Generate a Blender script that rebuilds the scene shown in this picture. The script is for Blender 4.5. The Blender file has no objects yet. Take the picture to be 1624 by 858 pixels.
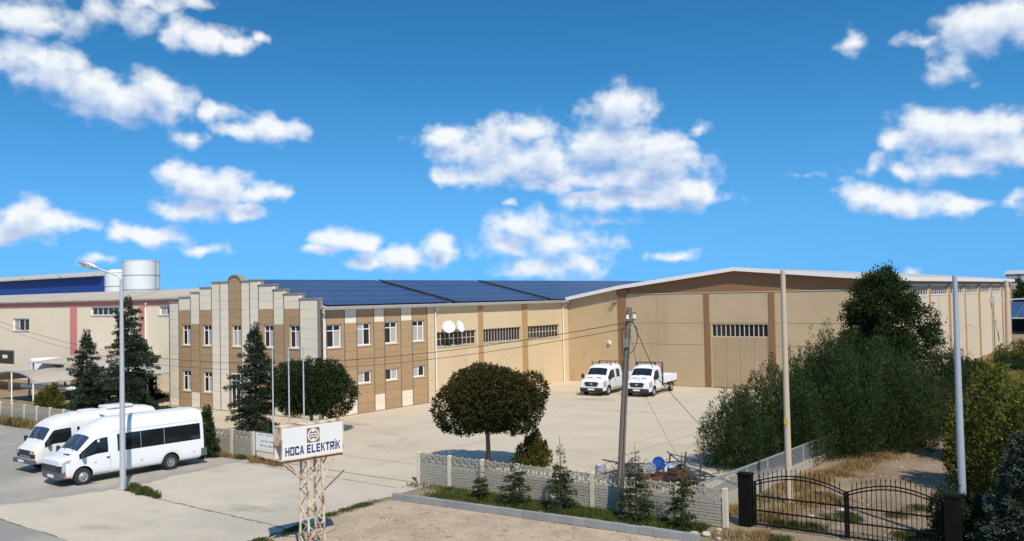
import bpy, bmesh, math, random
import numpy as np
from mathutils import Vector, Matrix
from mathutils.bvhtree import BVHTree
random.seed(7)
rng = np.random.default_rng(7)
SC = bpy.context.scene
COL = SC.collection
R = math.radians

# ------------------------------------------------------------------ camera
# world: +Y runs along the warehouse side, +X along its front, camera above the origin
CAM_H = 7.5
_f = 1424.695
_right = Vector((0.79992254, 0.59977478, -0.0198531))
_down = Vector((-0.03322496, 0.01123174, -0.99938479))
_fwd = Vector((-0.5991828, 0.80009004, 0.02891202))
cam_data = bpy.data.cameras.new("camera")
cam_data.sensor_width = 36.0
cam_data.lens = 36.0 * _f / 1624.0
cam_data.clip_end = 6000
cam = bpy.data.objects.new("camera", cam_data)
COL.objects.link(cam)
m = Matrix.Identity(4)
for i in range(3):
    m[i][0] = _right[i]; m[i][1] = -_down[i]; m[i][2] = -_fwd[i]
m[2][3] = CAM_H
cam.matrix_world = m
SC.camera = cam

# ------------------------------------------------------------------ sky and sun
SUN_EL = R(47)
_h = Vector((0.82, -0.573)).normalized()
SUN_DIR = Vector((_h.x * math.cos(SUN_EL), _h.y * math.cos(SUN_EL), math.sin(SUN_EL)))
# clouds: azimuth from +Y, elevation, half width, half height (degrees), thickness
CLOUDS = [
    (-65.24,16,2.92,0.93,0.8), (-64.29,15.44,1.63,0.61,0.7), (-60.32,16.78,2.09,0.96,0.7), (-58.94,17.37,2.13,0.52,0.6), (-56.1,17.62,1.1,0.42,0.6),
    (-57.01,15.89,1.01,0.92,1), (-55.39,15.65,1.66,0.72,1), (-53.93,15.45,1.19,0.51,1), (-52.36,15.83,0.68,0.33,0.7), (-65.56,13.85,1.59,0.84,1),
    (-63.66,13.11,1.81,1.2,1), (-61.7,12.23,2.04,1.13,1), (-59.16,11.94,2.29,1.36,1), (-57.76,12.13,1.43,1.02,1), (-60.36,11.25,1.72,0.72,0.9),
    (-54.89,11.51,1.18,0.52,0.8), (-56.53,9.95,0.86,0.52,0.7), (-51.93,10.45,2.09,0.76,1), (-53.8,10.35,1.12,0.45,0.9), (-56.73,7.37,1.51,0.94,1),
    (-54.94,6.92,2.14,0.87,1), (-52.91,6.69,1.69,0.54,1), (-51.41,6.78,0.76,0.35,0.8), (-56.03,5.69,2,0.76,1), (-53.67,5.53,1.3,0.61,0.9),
    (-65.13,4.79,1.43,0.99,1), (-63.86,4.75,1.69,0.61,1), (-66.21,4.21,1.24,0.7,1), (-60.24,4.22,0.89,0.48,0.8), (-58.52,3.94,1.83,0.56,1),
    (-55.52,3.23,1.02,0.34,0.7), (-61.76,2.67,0.83,0.36,0.5), (-47.42,3.77,1.64,0.71,1), (-46.25,3.53,1.26,0.52,1), (-49.17,3.16,1.08,0.35,1),
    (-45.88,2.45,1.26,0.44,0.8), (-43.7,2.62,1.67,0.68,1), (-41.5,3.31,0.96,1.04,0.9), (-41.31,2.5,0.72,0.68,0.8), (-40.77,10.17,1.93,0.67,1),
    (-36.33,10.47,2.34,0.82,1), (-38.78,9.33,2.5,1.02,1), (-41.22,7.89,0.72,0.79,0.8), (-35.16,8.47,3.62,1.3,1), (-39.41,7.67,2.02,0.71,0.9),
    (-29.67,11.66,1.82,1.39,1), (-30.32,9.23,2.97,1.56,1), (-27.37,8.52,2.42,1.56,1), (-29.17,7.33,3.92,0.95,1), (-33.58,7.15,3.2,0.56,0.9),
    (-25.98,9.23,1.55,0.54,0.7), (-24.98,10.22,0.62,0.58,0.6), (-31.59,6.1,1.99,0.52,0.9), (-28.41,6.04,4.09,0.75,1), (-25.28,6.31,1.54,0.98,1),
    (-36.05,4.49,2.33,1.04,0.8), (-34.06,3.25,3.12,1.12,0.75), (-32.49,1.93,1.99,0.88,0.8), (-36.67,3.42,2.21,0.88,0.75), (-35.3,1.79,2.41,0.64,0.7),
    (-26.54,2.26,1.4,0.4,0.8), (-30.83,4.69,1.59,0.36,0.5), (-36.62,6.15,0.48,0.24,0.6), (-9.18,14.32,2.08,1.11,1), (-7.59,14.75,1.84,1.32,1),
    (-11.63,14.25,1.32,0.38,0.6), (-10.38,12.28,1.23,0.76,0.5), (-15.75,14.41,0.57,0.85,0.5), (-11.96,9.05,1.91,1.14,1), (-9.52,8.75,2.5,1.09,1),
    (-7.82,7.71,1.83,0.9,1), (-13.67,8.59,0.82,0.44,0.7), (-10.87,7.16,3.18,0.86,0.6), (-13.04,6.9,0.87,0.58,0.9), (-14.74,7.21,0.76,0.74,0.6),
    (-18.85,6.84,0.87,0.3,0.5), (-15.31,5.5,1.32,0.74,0.9), (-12.92,4.99,2.58,0.62,0.9), (-9.97,4.62,1.52,0.46,0.8), (-7.46,4.71,0.61,0.56,0.6),
    (-12.88,0.91,0.8,0.33,0.6),
]
world = bpy.data.worlds.new("World")
SC.world = world
world.use_nodes = True
wt = world.node_tree
wt.nodes.clear()

SKY_STRENGTH, SKY_LIFT, SKY_SAT, SKY_HUE, SKY_VAL = 0.15, 0.28, 1.36, 0.4905, 1.0

def lk(t, a, b): t.links.new(a, b)

def vmath(t, op, a=None, b=None, c=None):
    n = t.nodes.new("ShaderNodeVectorMath"); n.operation = op
    for i, v in enumerate((a, b, c)):
        if v is None: continue
        if hasattr(v, "is_output"): lk(t, v, n.inputs[i])
        else: n.inputs[i].default_value = v
    return n.outputs["Value"] if op in ("LENGTH", "DOT_PRODUCT", "DISTANCE") else n.outputs[0]

def fmath(t, op, a=None, b=None, c=None, clamp=False):
    n = t.nodes.new("ShaderNodeMath"); n.operation = op; n.use_clamp = clamp
    for i, v in enumerate((a, b, c)):
        if v is None: continue
        if hasattr(v, "is_output"): lk(t, v, n.inputs[i])
        else: n.inputs[i].default_value = v
    return n.outputs[0]

def fbm(g, vec, scale, det, rough):
    n = g.nodes.new("ShaderNodeTexNoise"); n.noise_dimensions = "2D"
    n.inputs["Scale"].default_value = scale; n.inputs["Detail"].default_value = det
    n.inputs["Roughness"].default_value = rough
    lk(g, vec, n.inputs["Vector"]); return n

def cloud_group(name, clouds):
    """density of the clouds at direction p = (azimuth, elevation) in degrees"""
    g = bpy.data.node_groups.new(name, "ShaderNodeTree")
    g.interface.new_socket("p", in_out="INPUT", socket_type="NodeSocketVector")
    g.interface.new_socket("d", in_out="OUTPUT", socket_type="NodeSocketFloat")
    gi = g.nodes.new("NodeGroupInput"); go = g.nodes.new("NodeGroupOutput")
    p = gi.outputs[0]
    if clouds:
        w = vmath(g, "MULTIPLY_ADD", fbm(g, p, 0.5, 3, .5).outputs["Color"], (1.7, 1.0, 0), (-0.85, -0.5, 0))
        q = vmath(g, "ADD", p, w)
        acc = None
        for (a, e, ra, re, wgt) in clouds:
            s = (1 / (ra * 1.36), 1 / (re * 1.36), 0)
            v = vmath(g, "MULTIPLY_ADD", q, s, (-a * s[0], -e * s[1], 0))
            d = fmath(g, "MULTIPLY_ADD", vmath(g, "LENGTH", v), -0.85 * wgt - 0.1, wgt)
            acc = d if acc is None else fmath(g, "MAXIMUM", acc, d)
    else:
        # the rest of the sky goes on with scattered clouds of the same kind
        n3 = fbm(g, vmath(g, "MULTIPLY", p, (0.8, 1.4, 0)), .16, 2, .5)
        acc = fmath(g, "MULTIPLY_ADD", n3.outputs["Fac"], 5.0, -2.95)
    acc = fmath(g, "MAXIMUM", acc, -0.6)
    n2 = fbm(g, vmath(g, "MULTIPLY", p, (1, 1.3, 0)), CL_SCALE, CL_DET, CL_ROUGH)
    dd = fmath(g, "MULTIPLY_ADD", n2.outputs["Fac"], CL_AMP, fmath(g, "ADD", acc, -.56 * CL_AMP))
    lk(g, dd, go.inputs[0])
    return g

CL_SCALE, CL_DET, CL_ROUGH, CL_AMP = 0.62, 6, .50, 1.15
tc = wt.nodes.new("ShaderNodeTexCoord")
sep = wt.nodes.new("ShaderNodeSeparateXYZ"); lk(wt, tc.outputs["Generated"], sep.inputs[0])
DEG = 180 / math.pi
az = fmath(wt, "MULTIPLY", fmath(wt, "ARCTAN2", sep.outputs[0], sep.outputs[1]), DEG)
el = fmath(wt, "MULTIPLY", fmath(wt, "ARCSINE", sep.outputs[2]), DEG)
comb = wt.nodes.new("ShaderNodeCombineXYZ"); lk(wt, az, comb.inputs[0]); lk(wt, el, comb.inputs[1])
P = comb.outputs[0]
# clear blue down to the horizon: the sky texture is read a little above the true direction
up = wt.nodes.new("ShaderNodeCombineXYZ"); lk(wt, sep.outputs[0], up.inputs[0]); lk(wt, sep.outputs[1], up.inputs[1])
lk(wt, fmath(wt, "MULTIPLY_ADD", fmath(wt, "POWER", fmath(wt, "MAXIMUM", sep.outputs[2], 0.0), 2.0), 5.2, SKY_LIFT), up.inputs[2])
sky = wt.nodes.new("ShaderNodeTexSky"); sky.sky_type = "NISHITA"; sky.sun_disc = False
lk(wt, vmath(wt, "NORMALIZE", up.outputs[0]), sky.inputs[0])
sky.sun_elevation = SUN_EL
sky.sun_rotation = math.atan2(SUN_DIR.x, SUN_DIR.y)
sky.altitude = 900; sky.air_density = 1.0; sky.dust_density = 0.2; sky.ozone_density = 1.5
smul = vmath(wt, "SCALE", sky.outputs[0]); smul.node.inputs["Scale"].default_value = SKY_STRENGTH
hsv = wt.nodes.new("ShaderNodeHueSaturation"); lk(wt, smul, hsv.inputs["Color"])
hsv.inputs["Saturation"].default_value = SKY_SAT; hsv.inputs["Hue"].default_value = SKY_HUE
hsv.inputs["Value"].default_value = SKY_VAL

def cloud_sky(name, clouds):
    G = cloud_group(name, clouds)
    def cg(vec):
        n = wt.nodes.new("ShaderNodeGroup"); n.node_tree = G; lk(wt, vec, n.inputs[0]); return n.outputs[0]
    d0 = cg(P); d1 = cg(vmath(wt, "ADD", P, (0.30, 1.0, 0)))
    mr = wt.nodes.new("ShaderNodeMapRange"); mr.interpolation_type = "SMOOTHSTEP"
    lk(wt, d0, mr.inputs[0]); mr.inputs[1].default_value = -0.12; mr.inputs[2].default_value = 0.66
    shade = wt.nodes.new("ShaderNodeMapRange"); lk(wt, d1, shade.inputs[0])
    shade.inputs[1].default_value = 0.10; shade.inputs[2].default_value = 0.95
    cc = wt.nodes.new("ShaderNodeMix"); cc.data_type = "RGBA"; lk(wt, shade.outputs[0], cc.inputs[0])
    cc.inputs[6].default_value = (0.72, 0.742, 0.757, 1); cc.inputs[7].default_value = (0.28, 0.385, 0.60, 1)
    mx = wt.nodes.new("ShaderNodeMix"); mx.data_type = "RGBA"
    lk(wt, fmath(wt, "MULTIPLY", mr.outputs[0], 0.96), mx.inputs[0]); lk(wt, hsv.outputs[0], mx.inputs[6]); lk(wt, cc.outputs[2], mx.inputs[7])
    b = wt.nodes.new("ShaderNodeBackground"); lk(wt, mx.outputs[2], b.inputs[0])
    return b.outputs[0]
def mixsh(fac, a, b):
    n = wt.nodes.new("ShaderNodeMixShader"); lk(wt, fac, n.inputs[0]); lk(wt, a, n.inputs[1]); lk(wt, b, n.inputs[2]); return n.outputs[0]
# the cloud list is split by azimuth so that each direction only looks at the clouds near it
bounds = [-200, -57.4, -50.6, -42.8, -33.5, -22, 200]
cur = None
for i in range(len(bounds) - 1):
    sub = [c for c in CLOUDS if c[0] + c[2] * 1.5 + 1.2 > bounds[i] and c[0] - c[2] * 1.5 - 1.2 < bounds[i + 1]]
    sh = cloud_sky("cloud_sector", sub)
    cur = sh if cur is None else mixsh(fmath(wt, "GREATER_THAN", az, bounds[i]), cur, sh)
rest = cloud_sky("cloud_rest", [])
seen = fmath(wt, "MULTIPLY", fmath(wt, "LESS_THAN", fmath(wt, "ABSOLUTE", fmath(wt, "ADD", az, 36.8)), 34.0),
             fmath(wt, "MULTIPLY", fmath(wt, "LESS_THAN", el, 21.0), fmath(wt, "GREATER_THAN", el, -1.0)))
wo = wt.nodes.new("ShaderNodeOutputWorld"); lk(wt, mixsh(seen, rest, cur), wo.inputs[0])
world.cycles.sampling_method = "MANUAL"; world.cycles.sample_map_resolution = 512

sun_data = bpy.data.lights.new("sun", "SUN")
sun_data.energy = 3.65; sun_data.angle = R(0.53); sun_data.color = (1.0, 0.915, 0.79)
sun = bpy.data.objects.new("sun", sun_data)
sun.rotation_euler = (-SUN_DIR).to_track_quat("-Z", "Y").to_euler()
sun.location = (20, -20, 40)
COL.objects.link(sun)
vs = SC.view_settings
vs.view_transform = "Standard"; vs.look = "None"; vs.exposure = 0.4; vs.gamma = 1.0
vs.use_curve_mapping = False

# ------------------------------------------------------------------ materials
MATS = {}
def mat(name, col, rough=0.75, var=0.12, scale=2.0, bump=0.0, bscale=30.0, metal=0.0, rnd=0.0,
        col2=None, c2scale=0.4, c2lo=0.45, c2hi=0.62, spec=0.4, squash=(1, 1, 1), fine=0.0, coat=0.0, stain=None):
    if name in MATS: return MATS[name]
    mt = bpy.data.materials.new(name); mt.use_nodes = True
    t = mt.node_tree; t.nodes.clear()
    o = t.nodes.new("ShaderNodeOutputMaterial"); b = t.nodes.new("ShaderNodeBsdfPrincipled")
    lk(t, b.outputs[0], o.inputs[0])
    b.inputs["Roughness"].default_value = rough; b.inputs["Metallic"].default_value = metal
    b.inputs["Specular IOR Level"].default_value = spec
    if coat: b.inputs["Coat Weight"].default_value = coat; b.inputs["Coat Roughness"].default_value = 0.05
    geo = t.nodes.new("ShaderNodeNewGeometry")
    pos = vmath(t, "MULTIPLY", geo.outputs["Position"], squash)
    def noise(s, det=5, r=0.6):
        n = t.nodes.new("ShaderNodeTexNoise"); n.inputs["Scale"].default_value = s
        n.inputs["Detail"].default_value = det; n.inputs["Roughness"].default_value = r
        lk(t, pos, n.inputs["Vector"]); return n.outputs["Fac"]
    c = None
    base = (*col, 1)
    if col2 is not None:
        mx = t.nodes.new("ShaderNodeMix"); mx.data_type = "RGBA"
        r = t.nodes.new("ShaderNodeMapRange"); lk(t, noise(c2scale, 8, 0.65), r.inputs[0])
        r.inputs[1].default_value = c2lo; r.inputs[2].default_value = c2hi
        lk(t, r.outputs[0], mx.inputs[0]); mx.inputs[6].default_value = base; mx.inputs[7].default_value = (*col2, 1)
        c = mx.outputs[2]
    if stain is not None:                       # (colour, scale, lo, hi, stretch)
        sc_, s_s, s_lo, s_hi, s_q = stain
        sn = t.nodes.new("ShaderNodeTexNoise"); sn.inputs["Scale"].default_value = s_s; sn.inputs["Detail"].default_value = 6
        sn.inputs["Roughness"].default_value = .6
        lk(t, vmath(t, "MULTIPLY_ADD", geo.outputs["Position"], s_q, (31.7, 12.3, 5.1)), sn.inputs["Vector"])
        r = t.nodes.new("ShaderNodeMapRange"); lk(t, sn.outputs["Fac"], r.inputs[0]); r.inputs[1].default_value = s_lo; r.inputs[2].default_value = s_hi
        mx = t.nodes.new("ShaderNodeMix"); mx.data_type = "RGBA"; lk(t, r.outputs[0], mx.inputs[0])
        if c is not None: lk(t, c, mx.inputs[6])
        else: mx.inputs[6].default_value = base
        mx.inputs[7].default_value = (*sc_, 1); c = mx.outputs[2]
    f = fmath(t, "MULTIPLY_ADD", noise(scale), 2 * var, 1 - var)
    if fine: f = fmath(t, "MULTIPLY", f, fmath(t, "MULTIPLY_ADD", noise(scale * 14, 3), 2 * fine, 1 - fine))
    if rnd:
        oi = t.nodes.new("ShaderNodeObjectInfo")
        f = fmath(t, "MULTIPLY", f, fmath(t, "MULTIPLY_ADD", oi.outputs["Random"], 2 * rnd, 1 - rnd))
    v = t.nodes.new("ShaderNodeVectorMath"); v.operation = "SCALE"
    if c is not None: lk(t, c, v.inputs[0])
    else: v.inputs[0].default_value = col
    lk(t, f, v.inputs["Scale"]); lk(t, v.outputs[0], b.inputs["Base Color"])
    if bump:
        bp = t.nodes.new("ShaderNodeBump"); bp.inputs["Strength"].default_value = bump
        bp.inputs["Distance"].default_value = 0.02
        lk(t, noise(bscale, 4), bp.inputs["Height"]); lk(t, bp.outputs[0], b.inputs["Normal"])
    MATS[name] = mt
    return mt

def leaf_mat(name, dark, light, trans=0.25, hue=None):
    if name in MATS: return MATS[name]
    mt = bpy.data.materials.new(name); mt.use_nodes = True
    t = mt.node_tree; t.nodes.clear()
    o = t.nodes.new("ShaderNodeOutputMaterial")
    a = t.nodes.new("ShaderNodeAttribute"); a.attribute_name = "tint"
    mx = t.nodes.new("ShaderNodeMix"); mx.data_type = "RGBA"
    lk(t, a.outputs["Fac"], mx.inputs[0]); mx.inputs[6].default_value = (*dark, 1); mx.inputs[7].default_value = (*light, 1)
    c = mx.outputs[2]
    if hue is not None:
        a2 = t.nodes.new("ShaderNodeAttribute"); a2.attribute_name = "turn"
        m2 = t.nodes.new("ShaderNodeMix"); m2.data_type = "RGBA"
        lk(t, a2.outputs["Fac"], m2.inputs[0]); lk(t, c, m2.inputs[6]); m2.inputs[7].default_value = (*hue, 1)
        c = m2.outputs[2]
    d = t.nodes.new("ShaderNodeBsdfDiffuse"); tr = t.nodes.new("ShaderNodeBsdfTranslucent")
    lk(t, c, d.inputs[0]); lk(t, c, tr.inputs[0])
    ms = t.nodes.new("ShaderNodeMixShader"); ms.inputs[0].default_value = trans
    lk(t, d.outputs[0], ms.inputs[1]); lk(t, tr.outputs[0], ms.inputs[2]); lk(t, ms.outputs[0], o.inputs[0])
    MATS[name] = mt
    return mt

# ------------------------------------------------------------------ mesh helpers
ORG = {}          # world origin that a thing's children are measured from
class MB:
    def __init__(s): s.v = []; s.f = []
    def add(s, vs, fs):
        b = len(s.v); s.v += [tuple(p) for p in vs]; s.f += [tuple(b + i for i in q) for q in fs]; return s
    def box(s, x0, y0, z0, x1, y1, z1):
        v = [(x, y, z) for z in (z0, z1) for y in (y0, y1) for x in (x0, x1)]
        return s.add(v, [(0, 2, 3, 1), (4, 5, 7, 6), (0, 1, 5, 4), (2, 6, 7, 3), (0, 4, 6, 2), (1, 3, 7, 5)])
    def cbox(s, c, d):
        return s.box(c[0] - d[0] / 2, c[1] - d[1] / 2, c[2] - d[2] / 2, c[0] + d[0] / 2, c[1] + d[1] / 2, c[2] + d[2] / 2)
    def prism(s, poly, fn, d0, d1):
        # poly: 2-D outline; fn(u, v, d) -> point
        n = len(poly)
        v = [fn(u, w, d0) for u, w in poly] + [fn(u, w, d1) for u, w in poly]
        f = [tuple(range(n))[::-1], tuple(range(n, 2 * n))] + [(i, (i + 1) % n, n + (i + 1) % n, n + i) for i in range(n)]
        return s.add(v, f)
    def tube(s, pts, rad, n=8, caps=True):
        pts = [Vector(p) for p in pts]
        if not hasattr(rad, "__len__"): rad = [rad] * len(pts)
        rings = []
        for i, p in enumerate(pts):
            d = (pts[min(i + 1, len(pts) - 1)] - pts[max(i - 1, 0)])
            d = d.normalized() if d.length > 1e-9 else Vector((0, 0, 1))
            u = d.cross(Vector((0, 0, 1)) if abs(d.z) < 0.9 else Vector((1, 0, 0))).normalized(); w = d.cross(u)
            rings.append([p + (u * math.cos(2 * math.pi * k / n) + w * math.sin(2 * math.pi * k / n)) * rad[i] for k in range(n)])
        v = [p for r in rings for p in r]; f = []
        for i in range(len(pts) - 1):
            for k in range(n):
                f.append((i * n + k, i * n + (k + 1) % n, (i + 1) * n + (k + 1) % n, (i + 1) * n + k))
        if caps: f.append(tuple(range(n))[::-1]); f.append(tuple((len(pts) - 1) * n + k for k in range(n)))
        return s.add(v, f)
    def bar(s, a, b, w, h=None):
        # square bar between two points
        h = h or w
        a, b = Vector(a), Vector(b); d = (b - a).normalized()
        u = d.cross(Vector((0, 0, 1)) if abs(d.z) < 0.95 else Vector((1, 0, 0))).normalized() * w / 2; q = d.cross(u).normalized() * h / 2
        v = [p + i * u + j * q for p in (a, b) for i, j in ((-1, -1), (1, -1), (1, 1), (-1, 1))]
        return s.add(v, [(3, 2, 1, 0), (4, 5, 6, 7), (0, 1, 5, 4), (1, 2, 6, 5), (2, 3, 7, 6), (3, 0, 4, 7)])
    def lathe(s, prof, n=20, axis="z", c=(0, 0, 0)):
        # prof: (radius, height) list
        v = []; f = []
        for r, h in prof:
            for k in range(n):
                a = 2 * math.pi * k / n; p = (r * math.cos(a), r * math.sin(a), h)
                if axis == "y": p = (p[0], h, p[1])
                if axis == "x": p = (h, p[0], p[1])
                v.append((p[0] + c[0], p[1] + c[1], p[2] + c[2]))
        m_ = len(prof)
        for i in range(m_ - 1):
            for k in range(n):
                q = (i * n + k, i * n + (k + 1) % n, (i + 1) * n + (k + 1) % n, (i + 1) * n + k)
                f.append(q if axis != "y" else q[::-1])
        return s.add(v, f)
    def mesh(s, name, off=(0, 0, 0)):
        me = bpy.data.meshes.new(name)
        me.from_pydata([(p[0] - off[0], p[1] - off[1], p[2] - off[2]) for p in s.v], [], s.f)
        me.update(); return me

def tag(o, label=None, cat=None, group=None, kind=None):
    if label: o["label"] = label
    if cat: o["category"] = cat
    if group: o["group"] = group
    if kind: o["kind"] = kind
    return o
def smooth(me, ang=40):
    me.shade_smooth()
    try: me.set_sharp_from_angle(angle=R(ang))
    except Exception: pass
def link(name, me, material=None, parent=None, loc=(0, 0, 0)):
    o = bpy.data.objects.new(name, me); COL.objects.link(o)
    if material is not None and me is not None:
        if not me.materials: me.materials.append(material)
    if parent is not None: o.parent = parent
    o.location = loc
    return o
def thing(name, loc, label, cat, group=None, rz=0.0):
    o = bpy.data.objects.new(name, None); COL.objects.link(o)
    o.empty_display_size = 0.2; o.location = loc; o.rotation_euler = (0, 0, rz)
    ORG[o] = tuple(loc); return tag(o, label, cat, group)
def part(name, mb, material, parent, sm=0):
    """mesh given in world coordinates, made a child of parent"""
    off = ORG.get(parent, (0, 0, 0))
    me = mb.mesh(name, off)
    if sm: smooth(me, sm)
    o = link(name, me, material, parent); ORG[o] = off
    return o
def lpart(name, mb, material, parent, sm=0):
    """mesh given in the parent's local coordinates"""
    me = mb.mesh(name)
    if sm: smooth(me, sm)
    return link(name, me, material, parent)
def single(name, mb, material, label=None, cat=None, group=None, kind=None, org=(0, 0, 0), sm=0):
    me = mb.mesh(name, org)
    if sm: smooth(me, sm)
    o = link(name, me, material, None, org); ORG[o] = tuple(org)
    return tag(o, label, cat, group, kind)
UNIT = {}
def unit(material, name):
    k = (material.name, name)
    if k not in UNIT:
        me = MB().box(-.5, -.5, -.5, .5, .5, .5).mesh(name); me.materials.append(material); UNIT[k] = me
    return UNIT[k]
def piece(name, material, parent, x0, y0, z0, x1, y1, z1):
    """box piece sharing one mesh, world coordinates"""
    off = ORG.get(parent, (0, 0, 0))
    o = bpy.data.objects.new(name, unit(material, name)); COL.objects.link(o); o.parent = parent
    o.location = ((x0 + x1) / 2 - off[0], (y0 + y1) / 2 - off[1], (z0 + z1) / 2 - off[2])
    o.scale = (abs(x1 - x0), abs(y1 - y0), abs(z1 - z0)); ORG[o] = off
    return o
def copy_tree(o, parent=None):
    c = o.copy(); COL.objects.link(c); c.parent = parent
    for ch in list(o.children): copy_tree(ch, c)
    return c

# ------------------------------------------------------------------ palette
m_soil = mat("dry soil", (.27, .195, .115), .95, .22, .6, .5, 9, col2=(.22, .19, .10), c2scale=.12)
m_conc = mat("courtyard concrete", (.55, .47, .355), .9, .10, .35, .15, 25, col2=(.47, .395, .285), c2scale=.09, c2lo=.42, c2hi=.66, fine=.07, stain=((.33, .275, .20), .16, .60, .74, (1, 1.8, 1)))
m_apron = mat("apron concrete", (.53, .46, .355), .9, .10, .5, .2, 25, col2=(.44, .39, .31), c2scale=.17, c2lo=.44, c2hi=.6, fine=.08, stain=((.33, .29, .23), .33, .58, .72, (1, 1.6, 1)))
m_lot = mat("worn asphalt", (.30, .28, .245), .92, .16, .5, .3, 30, col2=(.40, .36, .295), c2scale=.22, c2lo=.45, c2hi=.62, fine=.14, stain=((.16, .145, .125), .7, .62, .72, (1, 1.5, 1)))
m_road = mat("road asphalt", (.27, .255, .23), .92, .14, .6, .35, 40, col2=(.34, .315, .27), c2scale=.3, fine=.12)
m_sand = mat("sandy gravel", (.45, .355, .245), .95, .14, .9, .7, 14, col2=(.35, .27, .18), c2scale=.55, c2lo=.42, c2hi=.6, fine=.30, stain=((.22, .165, .105), 2.6, .57, .68, (1, 1, 1)))
m_track = mat("driveway gravel", (.265, .20, .13), .95, .18, .7, .6, 16, col2=(.18, .125, .075), c2scale=.35, fine=.14)
m_crack = mat("dark joint", (.20, .165, .12), .95, .2, 3)
m_plaster = mat("tan plaster", (.60, .47, .295), .9, .05, .5, .1, 40, col2=(.55, .425, .26), c2scale=.25, fine=.03, stain=((.44, .33, .20), .9, .60, .82, (1, 1, .12)))
m_plaster2 = mat("ochre plaster", (.50, .37, .215), .9, .07, .6, .1, 40, fine=.05, stain=((.37, .26, .14), .7, .55, .8, (1, 1, .35)))
m_panel = mat("beige wall panel", (.455, .35, .22), .9, .05, .5, .1, 40, col2=(.425, .325, .20), c2scale=.3, fine=.03, rnd=.02, stain=((.33, .245, .15), .8, .58, .82, (1, 1, .10)))
m_panel_s = mat("pale wall panel", (.60, .50, .365), .9, .05, .5, .1, 40, rnd=.03, fine=.03, stain=((.42, .33, .22), .6, .58, .82, (1, 1, .12)))
m_brown = mat("brown paint", (.235, .125, .06), .8, .10, .8, fine=.04)
m_brown2 = mat("light brown paint", (.40, .25, .115), .8, .08, .8)
m_cream = mat("cream stone slab", (.74, .655, .515), .7, .06, 1.5, .08, 60, rnd=.035, fine=.05)
m_tan = mat("brown stone slab", (.385, .255, .135), .75, .10, 2.2, .12, 60, rnd=.05, fine=.16)
m_core = mat("mortar", (.28, .24, .185), .9, .1, 2)
m_trim = mat("grey metal trim", (.17, .155, .135), .6, .1, 2)
m_cap = mat("parapet cap", (.25, .235, .205), .7, .12, 2)
m_white = mat("white window frame", (.82, .82, .80), .45, .03, 2)
m_sill = mat("stone sill", (.55, .47, .36), .7, .08, 3)
m_glass = mat("window glass", (.018, .022, .026), .06, .3, .6, spec=.6)
m_glass_b = mat("bluish window glass", (.045, .055, .065), .08, .4, .7, spec=.6)
m_curt = mat("curtained glass", (.42, .40, .36), .25, .12, 1.2, squash=(6, 6, .3), spec=.5, coat=.6)
m_metalroof = mat("roof sheet", (.50, .47, .42), .6, .08, .7, col2=(.42, .38, .32), c2scale=.5)
m_galv = mat("galvanised metal", (.55, .57, .58), .42, .10, 3, metal=.6)
m_verge = mat("white roof trim", (.72, .715, .69), .5, .05, 1)
m_panelblue = mat("solar cell glass", (.026, .052, .135), .30, .06, .8, spec=.45, rnd=.10)
m_alu = mat("aluminium frame", (.19, .22, .29), .5, .05, 3, metal=.2)
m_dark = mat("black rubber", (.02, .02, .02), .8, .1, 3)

def sheet(name, poly, z, material, jag=0.0, step=0.5, kind="structure", thick=0.0):
    pts = []
    n = len(poly)
    for i in range(n):
        a, b = poly[i], poly[(i + 1) % n]
        j = jag[i] if isinstance(jag, (list, tuple)) else jag
        L = math.hypot(b[0] - a[0], b[1] - a[1]); k = max(1, int(L / step)) if j else 1
        nx, ny = -(b[1] - a[1]) / L, (b[0] - a[0]) / L
        for q in range(k):
            t = q / k; o = random.uniform(-j, j) if q else 0
            o += (math.sin(q * .7) * .6 * j) if q else 0
            pts.append((a[0] + (b[0] - a[0]) * t + nx * o, a[1] + (b[1] - a[1]) * t + ny * o))
    mb = MB()
    if thick: mb.prism(pts, lambda u, v, d: (u, v, d), z - thick, z)
    else: mb.add([(x, y, z) for x, y in pts], [tuple(range(len(pts)))])
    o = single(name, mb, material, kind=kind)
    return o

# ------------------------------------------------------------------ ground
sheet("ground", [(-1800, -600), (1500, -600), (1500, 2600), (-1800, 2600)], -0.024, m_soil)
sheet("road", [(-140, 4), (60, 4), (60, 14.2), (-23, 14.45), (-33.2, 14.62), (-140, 14.6)], -0.012, m_road, jag=[0, 0, 0, .05, .04, 0])
sheet("parking_lot", [(-80, 14.55), (-34.3, 14.60), (-35.0, 19.7), (-35.45, 26.9), (-80, 26.9)], -0.008, m_lot, jag=[0, .0, 0, 0, 0])
sheet("apron_pavement", [(-36.2, 15.1), (-33.4, 14.65), (-23.4, 14.5), (-23.7, 18.4), (-24.35, 22.6), (-24.45, 25.35), (-24.5, 27.1), (-36.0, 27.1), (-35.6, 24.6), (-35.0, 19.7)],
      -0.004, m_apron, jag=[.06, .04, .12, .14, .10, 0, 0, .03, .12, .1], step=.28)
sheet("courtyard_pavement", [(-63, 27.1), (-14.6, 27.1), (-14.8, 34), (-15.5, 40), (-16.4, 66.4), (-63, 66.4)], 0.0, m_conc, jag=[0, .12, .15, .2, 0, 0])
sheet("sandy_plot", [(-24.2, 22.3), (-23.6, 18.4), (-23.3, 14.4), (-4, 14.2), (-4, 25.4), (-11.8, 25.1), (-24.05, 24.35)], -0.0085, m_sand, jag=[.12, .1, .05, 0, .1, 0, 0], step=.3)
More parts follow.
